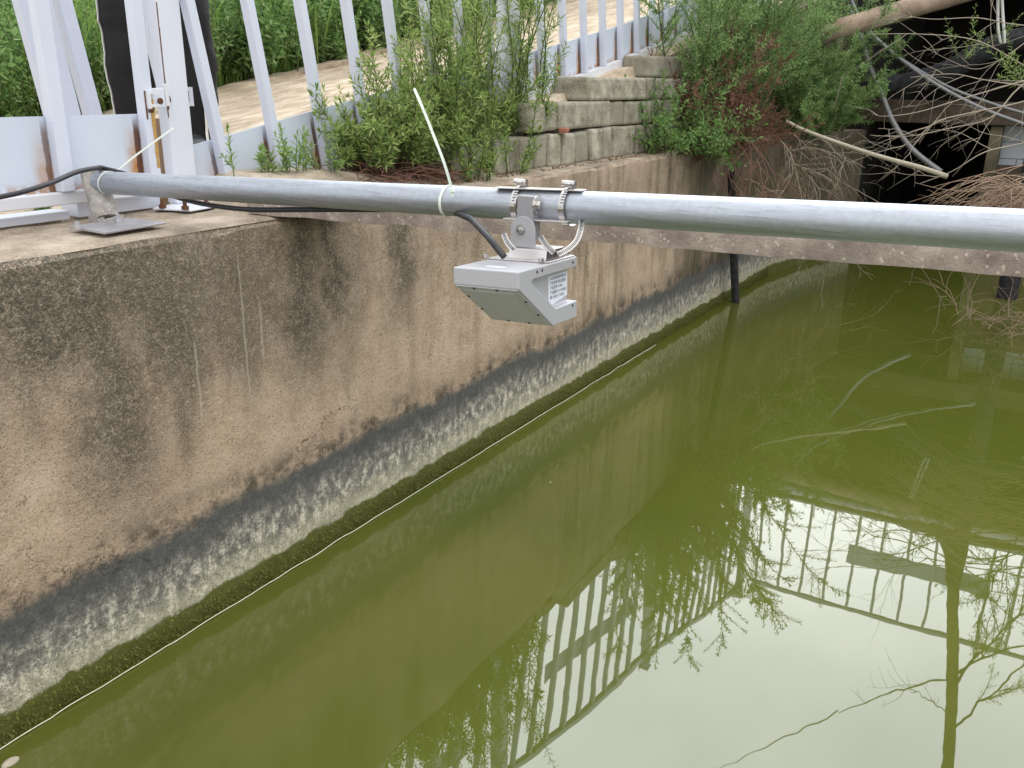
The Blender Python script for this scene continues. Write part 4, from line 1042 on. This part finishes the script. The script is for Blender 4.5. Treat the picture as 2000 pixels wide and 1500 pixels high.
dead([(2120, 200, .3), (2000, 120, .1), (1908, 80, 0), (1790, 64, -.1), (1690, 62, -.2)], 'highest bare branch, running left from the right edge towards the bamboo', .011, 81)
dead([(2100, 60, .3), (1980, 50, .1), (1900, 40, 0), (1820, 32, -.1), (1745, 20, -.2)], 'bare branch along the top edge under the bamboo pole', .010, 82)
dead([(2100, 130, .2), (2000, 158, 0), (1880, 196, -.1), (1790, 216, -.2), (1725, 229, -.3), (1699, 221, -.3)], 'bare branch crossing in front of the brown lintel', .012, 83)
dead([(2100, 100, 0), (2000, 168, 0), (1936, 230, -.1), (1852, 252, -.2), (1768, 266, -.3), (1700, 266, -.3)], 'bare branch bending down to the left below the lintel', .013, 84)
dead([(2110, 150, -.4), (2000, 196, -.5), (1900, 222, -.6), (1830, 242, -.7), (1796, 268, -.7), (1752, 287, -.7)], 'thin forked branch in front of the black opening', .010, 85)
dead([(2100, 170, .1), (2000, 161, 0), (1922, 160, 0), (1852, 149, -.1), (1784, 151, -.2)], 'bare branch lying along the black hose', .012, 86)
dead([(2100, 240, -.6), (2000, 275, -.6), (1920, 300, -.7), (1860, 330, -.7), (1800, 360, -.8)], 'low bare branch in front of the white tiles', .010, 87)
dead([(2100, 20, .2), (2010, 80, .1), (1960, 110, .0), (1900, 130, 0), (1850, 118, 0), (1800, 90, -.1)], 'fine twiggy branch by the white rope', .008, 88)
mb = MB(); mb.tube(spline([(6.72, -.86, -.3), (6.68, -.80, .5), (6.62, -.74, 1.3), (6.60, -.72, 2.0), (6.52, -.66, 2.7)]), [.075-.002*i for i in range(25)], 12)
tag(mb.build('dead_trunk', M['bark'], smooth=True), 'bare dead trunk standing in the water just beyond the right edge', 'trunk')
r2 = random.Random(91); mb = MB()
for k in range(90):
    u = 5.9+r2.uniform(-.3, .4); y1 = r2.uniform(385, 450); p = onu(r2.uniform(1990, 2200), y1-30, u); q = onu(r2.uniform(1790, 1960), y1+r2.uniform(-30, 50), u-.25)
    m_ = lerp(p, q, .5)+Vc((0, 0, r2.uniform(.0, .14)))
    P_ = spline([p, lerp(p, m_, .5)+rdir(r2, -80, 80)*.05, m_, lerp(m_, q, .5)+rdir(r2, -80, 80)*.05, q+rdir(r2, -60, 60)*.06], 4); mb.tube(P_, [lerp(.0042, .0015, i/(len(P_)-1)) for i in range(len(P_))], 4, False)
    if k % 2 == 0: twig(r2, mb, P_[9], (P_[11]-P_[8])+rdir(r2, -50, 50)*.05, r2.uniform(.15, .35), .0025, 1, .5, .25, 2)
for k in range(60):
    p = Vc((r2.uniform(6.2, 6.7), r2.uniform(-.5, .42), r2.uniform(-.02, .12))); twig(r2, mb, p, rdir(r2, -5, 55), r2.uniform(.2, .5), .0032, 1, .5, .25, 2)
for k in range(9):
    a = Vc((6.2+r2.uniform(-.2, .3), -.35+r2.uniform(-.25, .1), -.2)); b = Vc((5.9+r2.uniform(-.2, .2), -.25+r2.uniform(-.3, .1), r2.uniform(.6, .9))); mb.tube([a, lerp(a, b, .5)+rdir(r2, -20, 20)*.05, b], [.014, .011, .007], 6)
tag(mb.build('brush_pile', M['twig'], smooth=True), 'pile of dry brushwood at the right edge just above the pipe', 'brush')
plant('leafy_shoot', 95, tuple(onu(2010, 175, 6.7)), 'narrow leaved green shoot among the bare branches at the right edge', 'weed', 'stem', [(6, .05, 50, (.3, .55), .004, 40, .075, .011, (20, 60), .1, .1, 2, None)], 'shoot')
plant('leafy_shoot', 96, tuple(onu(1880, 112, 7.2)), 'thin yellow green shoot in front of the black hose', 'weed', 'stem', [(4, .05, 70, (.25, .4), .003, 26, .06, .008, (20, 60), .1, .1, 2, None)], 'shoot')

# slender tree on the bridge, seen in the water
tr = thing('slender_tree', (UE+.02, -.05, 2.82), 'slender tree on the bridge whose trunk is mirrored in the water', 'tree')
def mir(x, y, u): p = onu(x, y, u); return Vc((p.x, p.y, -p.z))      # a point seen mirrored in the water
P_ = spline([Vc((9.14, mir(1838, 1040, 9.14).y, 2.80)), mir(1844, 1052, 9.13), mir(1858, 1095, 9.12), mir(1861, 1180, 9.12), mir(1860, 1300, 9.11), mir(1853, 1420, 9.10), mir(1846, 1520, 9.10), mir(1836, 1640, 9.08), mir(1830, 1760, 9.05)], 6)
mb = MB(); k = len(P_); mb.tube(P_, [.058]*k, 14); mb.build('trunk', M['bark'], tr, smooth=True)
r2 = random.Random(101); lf = MB()
def limb(p, q, n, leafy, seed, r0=.022):
    r = random.Random(seed); mb = MB(); p, q = Vc(p), Vc(q); pts = [lerp(p, q, i/12)+Vc((r.uniform(-.02, .02), r.uniform(-.02, .02), r.uniform(-.03, .03)-.04*math.sin(PI*i/12))) for i in range(13)]
    mb.tube(pts, [lerp(r0, r0*.45, i/12) for i in range(13)], 6)
    for j in range(n):
        i = r.randint(3, 11); d = (pts[i+1]-pts[i-1]).normalized()+rdir(r, -80, 30)*.9
        if leafy: shoot(r, lf, mb, pts[i], d, r.uniform(.3, .7), .006, 34, .075, .010, (10, 50), .6, .05, .12, .4, True, 3)
        else: twig(r, mb, pts[i], d, r.uniform(.25, .55), .0035, 1, 1.0, .18, 2)
    mb.build('branch', M['woodstem'], tr, smooth=True)
limb(mir(1858, 1318, 9.05), mir(1640, 1398, 9.0), 3, False, 1, .011)
limb(mir(1640, 1398, 9.0), mir(1400, 1510, 8.9), 0, False, 2, .008)
limb(mir(1856, 1345, 9.05), mir(2060, 1120, 9.0), 12, True, 3, .014)
limb(mir(1862, 1312, 9.05), mir(2090, 1230, 9.0), 12, True, 4, .014)
limb(mir(1866, 1420, 9.05), mir(2060, 1250, 9.0), 9, True, 5, .012)
limb(mir(1852, 1050, 9.05), mir(1640, 1010, 9.0), 6, False, 6, .007)
limb(mir(1866, 1100, 9.05), mir(1700, 1100, 9.0), 4, False, 7, .006)
limb(mir(1990, 1040, 8.9), mir(1900, 1230, 8.8), 14, True, 8, .010)
limb(mir(1852, 1400, 9.05), mir(1770, 1350, 9.0), 4, False, 9, .006)
lf.build('crown', M['tamarisk'], tr)

# grass and weeds beyond the ramp
r2 = random.Random(111); mb = MB()
def clump(u, v, n, h, w, spread):
    z = landz(u, v)
    for k in range(n):
        a = r2.uniform(0, 2*PI); p = Vc((u+r2.gauss(0, spread), v+abs(r2.gauss(0, spread)), z-.02)); L = h*r2.uniform(.45, 1.1); t = r2.uniform(.1, .55)
        d = Vc((math.cos(a)*t, math.sin(a)*t, 1)).normalized(); hz = Vc((math.cos(a), math.sin(a), 0)); s = hz.cross(Vc((0, 0, 1)))*(w/2); dr = r2.uniform(.05, .75)
        q1 = p+d*(L*.45); q2 = q1+(d+hz*dr*.6).normalized()*(L*.33); q3 = q2+(d+hz*dr*1.9-Vc((0, 0, dr*.9))).normalized()*(L*.28)
        n0 = len(mb.v); mb.v += [p-s*.7, p+s*.7, q1+s, q1-s, q2+s*.75, q2-s*.75, q3]
        mb.f += [(n0, n0+1, n0+2, n0+3), (n0+3, n0+2, n0+4, n0+5), (n0+5, n0+4, n0+6)]
for k in range(1900):
    u = r2.uniform(1.2, 13.0); v = 4.62+5.5*r2.random()**1.7
    near = u < 7.5
    clump(u, v, 11, r2.uniform(.25, .62)*(1. if u > 4.6 else 1.15)*(.55 if v < 4.95 else 1), r2.uniform(.009, .016), .10)
for k in range(500):
    u = r2.uniform(-1, 6.0); v = 4.6+4*r2.random()**1.3; clump(u, v, 12, r2.uniform(.45, .85), r2.uniform(.011, .018), .12)
tag(mb.build('grass', M['grassleaf']), 'tall green grass growing on the bank behind the ramp', 'grass', kind='stuff')
r3 = random.Random(121)
BW = 'broad leaved weeds standing in the bank grass'
protos = []
for s_ in range(4):
    protos.append(plant('bank_weed', 200+s_, (3+s_*1.1, 4.8, landz(3+s_*1.1, 4.8)), 'leafy weed clump in the grass of the bank', 'herb', 'stem', [(12, .16, 34, (.35, .8), .004, 30, (.075, .10, .06, .09)[s_], (.024, .04, .014, .03)[s_], (5, 50), .2, .1, 4, None)], 'weed', BW))
for k in range(190):
    u = r3.uniform(1.5, 12.5); v = 4.62+4.5*r3.random()**2.6
    dup(protos[k % 4], (u, v, landz(u, v)-.02), r3.uniform(0, 6), r3.uniform(.7, 1.35))
SH = 'dark leafy shrubs at the back of the bank'
shp = plant('bank_shrub', 301, (5.5, 10.5, landz(5.5, 10.5)), 'leafy shrub rising behind the grass of the bank', 'herb', 'woodstem', [(26, .5, 42, (.9, 1.7), .012, 46, .11, .045, (0, 55), .3, .15, 9, None)], 'shrub', SH)
for k in range(22):
    u = 2.0+k*.85+r3.uniform(-.3, .3); v = 10+r3.uniform(-1.2, 3); dup(shp, (u, v, landz(u, v)-.05), r3.uniform(0, 6), r3.uniform(.7, 1.15))
# ------------------------------------------------------------------ person behind the gate
pe = thing('person', (2.66, 3.315, rampz(2.66)), 'person in black tracksuit trousers with white side piping standing behind the gate post', 'person')
FX = Vc((-.93, -.36, 0)).normalized(); SXv = Vc((FX.y, -FX.x, 0))     # facing, and the person's left-to-right axis in the picture
if SXv.y > 0: SXv = -SXv
PO = Vc((2.66, 3.315, rampz(2.66)))
def BP(s, f, z): return PO+SXv*s+FX*f+Vc((0, 0, z))
def skinmesh(name, verts, edges, mat, parent, sub=2):
    me = bpy.data.meshes.new(name); o0 = Vc(parent['_o'])
    me.from_pydata([tuple(BP(*v[:3])-o0) for v in verts], edges, []); me.materials.append(mat)
    ob = bpy.data.objects.new(name, me); COL.objects.link(ob); ob.parent = parent
    m = ob.modifiers.new('skin', 'SKIN'); m.use_smooth_shade = True
    for i, v in enumerate(verts):
        d = me.skin_vertices[0].data[i]; d.radius = v[3] if isinstance(v[3], tuple) else (v[3], v[3]); d.use_root = (i == 0)
    s = ob.modifiers.new('sub', 'SUBSURF'); s.levels = sub; s.render_levels = sub
    ob['_o'] = tuple(o0); return ob
# body: pelvis, spine, neck, head, legs, arms
bv = [(0, 0, .95, (.13, .10)), (0, 0, 1.12, (.12, .09)), (0, .01, 1.30, (.15, .10)), (0, 0, 1.42, (.11, .075)), (0, .005, 1.50, .050), (0, .02, 1.58, (.068, .078)), (0, .025, 1.67, (.076, .092)), (0, .01, 1.745, (.045, .055))]
be = [(i, i+1) for i in range(7)]
def chain(start, pts):
    i0 = start
    for p_ in pts: bv.append(p_); be.append((i0, len(bv)-1)); i0 = len(bv)-1
    return i0
HANDS = []
for s in (-1, 1):
    chain(0, [(s*.10, 0, .86, .085), (s*.135, .01, .50, .058), (s*.15, -.01, .28, .050), (s*.163, -.02, .10, .036)])
    i = chain(2, [(s*.19, 0, 1.385, .055), (s*.245, -.01, 1.12, .042), (s*.25, .07, .90, .030), (s*.25, .09, .84, (.024, .038))])
    for q_, (df, L) in enumerate(((.034, .075), (.012, .088), (-.010, .083), (-.030, .066))):
        chain(i, [(s*.25, .09+df, .80, .0095), (s*.247, .095+df, .80-L*.5, .0085), (s*.238, .10+df, .80-L, .0070)])
    chain(i, [(s*.235, .135, .835, .011), (s*.225, .155, .795, .009)])
skinmesh('body', bv, be, M['skin'], pe)
# face and hair
for s in (-1, 1):
    mb = MB(); c = BP(s*.031, .103, 1.665); mb.grid(8, 6, lambda a, b: c+Vc((math.cos(2*PI*a)*math.sin(PI*b)*.013, math.sin(2*PI*a)*math.sin(PI*b)*.013, math.cos(PI*b)*.009)))
    ey = mb.build('eye', M['eye'], pe, smooth=True)
    mb = MB(); mb.disc(BP(s*.031, .1155, 1.665), FX, .0055, .0015, 12); mb.build('pupil', M['ink'], ey)
    mb = MB(); c = BP(s*.080, .015, 1.655); mb.grid(8, 6, lambda a, b: c+Vc((math.cos(2*PI*a)*math.sin(PI*b)*.016, math.sin(2*PI*a)*math.sin(PI*b)*.016, math.cos(PI*b)*.030))); mb.build('ear', M['skin'], pe, smooth=True)
mb = MB(); mb.tube([BP(0, .108, 1.670), BP(0, .122, 1.640), BP(0, .130, 1.625), BP(0, .108, 1.618)], [.007, .010, .014, .008], 8); mb.build('nose', M['skin'], pe, smooth=True)
mb = MB(); mb.tube([BP(-.024, .094, 1.586), BP(0, .106, 1.588), BP(.024, .094, 1.586)], [.003, .007, .003], 8); mb.build('mouth', M['lip'], pe, smooth=True)
mb = MB(); mb.grid(18, 9, lambda a, b: BP(.088*math.cos(2*PI*a)*math.sin(PI*.56*b), .010+.106*math.sin(2*PI*a)*math.sin(PI*.56*b)-.012*b, 1.690+.105*math.cos(PI*.56*b))); mb.build('hair', M['hair'], pe, smooth=True)
# jacket
jv = [(0, 0, .92, (.165, .125)), (0, 0, 1.12, (.155, .115)), (0, .01, 1.30, (.180, .120)), (0, 0, 1.42, (.130, .090)), (0, .005, 1.475, (.062, .062))]; je = [(0, 1), (1, 2), (2, 3), (3, 4)]
for s in (-1, 1):
    k0 = len(jv); jv += [(s*.20, 0, 1.38, .070), (s*.25, -.01, 1.12, .058), (s*.252, .065, .92, .044)]; je += [(2, k0), (k0, k0+1), (k0+1, k0+2)]
skinmesh('jacket', jv, je, M['fabric'], pe)
# trousers: two baggy lofted legs from the waist to the hems, with folds
def leg(s, name):
    mb = MB(); n, m = 40, 26
    cx = [(.02, .150), (.10, .150), (.30, .138), (.55, .122), (.80, .100), (.98, .075)]
    rx = [(.0, .066), (.08, .066), (.20, .088), (.35, .105), (.55, .112), (.80, .112), (.98, .098)]
    for i in range(n+1):
        z = .008+.972*i/n; c = interp(cx, z); r_ = interp(rx, z); ff = -.01 if z < .5 else 0
        for k in range(m):
            a = 2*PI*k/m; w = 1+.09*nz(a*1.1+s*5, z*7, 1, s)+.045*math.sin(z*31+2.4*math.cos(a+s)+1.5*math.sin(2*a)+s)*max(0, 1-z*1.1)+.012*math.sin(z*81+3*math.cos(a*2+s))
            mb.v.append(BP(s*c+math.cos(a)*r_*w, ff+math.sin(a)*r_*w*.92, z))
    for i in range(n):
        for k in range(m): a, b = i*m+k, i*m+(k+1) % m; mb.f.append((a, b, b+m, a+m))
    mb.f.append(tuple(n*m+k for k in range(m)))
    o = mb.build(name, M['fabric'], pe, smooth=True)
    pm = MB(); k = 3 if s > 0 else m//2-3; w_ = .010; P_ = []
    for i in range(n+1): q_ = mb.v[i*m+k]; c_ = BP(s*interp(cx, .008+.972*i/n), 0, .008+.972*i/n); d = (q_-c_); d.z = 0; P_.append(q_+d.normalized()*.002)
    for i in range(n): pm.face(P_[i]-FX*w_, P_[i]+FX*w_, P_[i+1]+FX*w_, P_[i+1]-FX*w_)
    pp = pm.build('piping', M['piping'], o); sd = pp.modifiers.new('thick', 'SOLIDIFY'); sd.thickness = .003
leg(-1, 'trouser_leg'); leg(1, 'trouser_leg')
for s in (-1, 1):
    mb = MB(); mb.grid(20, 10, lambda a, b: BP(s*.155+.050*math.cos(2*PI*a)*math.sin(PI*b), .055+.145*math.sin(2*PI*a)*math.sin(PI*b), .036+.036*math.cos(PI*b)*(1 if b < .5 else .9)+.018*max(0, -math.sin(2*PI*a)))); mb.build('shoe', M['shoe'], pe, smooth=True)
# ------------------------------------------------------------------ sky, light, camera
SKY0, SKY1 = (1.42, 1.47, 1.50), (2.05, 2.08, 2.06)
W = bpy.data.worlds.new('World'); SC.world = W; W.use_nodes = True; nt = W.node_tree; nt.nodes.clear()
SUN_EL, SUN_AZ = math.radians(58), math.radians(215)
sky = nt.nodes.new('ShaderNodeTexSky'); sky.sky_type = 'NISHITA'; sky.sun_disc = False; sky.sun_elevation = SUN_EL; sky.sun_rotation = math.radians(90)-SUN_AZ
sky.air_density = 1.0; sky.dust_density = 4.0; sky.ozone_density = 1.0
tc = nt.nodes.new('ShaderNodeTexCoord')
def wn(t, **a):
    k = nt.nodes.new(t)
    for x, y in a.items(): setattr(k, x, y)
    return k
sk = wn('ShaderNodeVectorMath', operation='SCALE'); nt.links.new(sky.outputs[0], sk.inputs[0]); sk.inputs['Scale'].default_value = .10
nz1 = wn('ShaderNodeTexNoise'); nz1.inputs['Scale'].default_value = 2.6; nz1.inputs['Detail'].default_value = 4; nt.links.new(tc.outputs['Generated'], nz1.inputs['Vector'])
cr = wn('ShaderNodeValToRGB'); nt.links.new(nz1.outputs['Fac'], cr.inputs[0])
cr.color_ramp.elements[0].position = .36; cr.color_ramp.elements[0].color = (SKY0[0], SKY0[1], SKY0[2], 1)
cr.color_ramp.elements[1].position = .66; cr.color_ramp.elements[1].color = (SKY1[0], SKY1[1], SKY1[2], 1)
mx = wn('ShaderNodeMix', data_type='RGBA'); mx.inputs[0].default_value = .88; nt.links.new(sk.outputs[0], mx.inputs[6]); nt.links.new(cr.outputs[0], mx.inputs[7])
# sky brightened above the bridge, added to lift its reflection in the water
dt = wn('ShaderNodeVectorMath', operation='DOT_PRODUCT'); nt.links.new(tc.outputs['Generated'], dt.inputs[0]); dt.inputs[1].default_value = Vc((.80, .18, .57)).normalized()
br_ = wn('ShaderNodeMapRange', interpolation_type='SMOOTHSTEP'); nt.links.new(dt.outputs['Value'], br_.inputs[0])
for i_, v_ in ((1, .62), (2, .98), (3, 1.), (4, 3.0)): br_.inputs[i_].default_value = v_
vm = wn('ShaderNodeVectorMath', operation='SCALE'); nt.links.new(mx.outputs[2], vm.inputs[0]); nt.links.new(br_.outputs[0], vm.inputs['Scale'])
bg = wn('ShaderNodeBackground'); nt.links.new(vm.outputs[0], bg.inputs[0]); bg.inputs[1].default_value = 1.0
wo = wn('ShaderNodeOutputWorld'); nt.links.new(bg.outputs[0], wo.inputs[0])
sd = bpy.data.lights.new('sun', 'SUN'); sd.energy = .8; sd.angle = math.radians(25); sd.color = (1, .965, .91)
so = bpy.data.objects.new('sun', sd); COL.objects.link(so)
ld = Vc((math.cos(SUN_AZ)*math.cos(SUN_EL), math.sin(SUN_AZ)*math.cos(SUN_EL), math.sin(SUN_EL)))
so.rotation_euler = ld.to_track_quat('Z', 'Y').to_euler(); so.location = (0, 0, 30)
cd = bpy.data.cameras.new('camera'); co = bpy.data.objects.new('camera', cd); COL.objects.link(co)
cd.sensor_fit = 'HORIZONTAL'; cd.sensor_width = 36; cd.lens = 36*FPX/2000; cd.clip_start = .05; cd.clip_end = 400
m4 = Matrix.Identity(4)
for i in range(3): m4[i][0] = CR[i]; m4[i][1] = CU[i]; m4[i][2] = -CF[i]; m4[i][3] = CAM[i]
co.matrix_world = m4; SC.camera = co
SC.view_settings.view_transform = 'Standard'; SC.view_settings.look = 'None'; SC.view_settings.exposure = 0; SC.view_settings.gamma = 1
SC.render.engine = 'CYCLES'; SC.cycles.use_denoising = True; SC.cycles.max_bounces = 7; SC.cycles.diffuse_bounces = 3; SC.cycles.glossy_bounces = 4; SC.cycles.transmission_bounces = 3
SC.cycles.sample_clamp_indirect = 6
for o in bpy.data.objects:
    if '_o' in o: del o['_o']
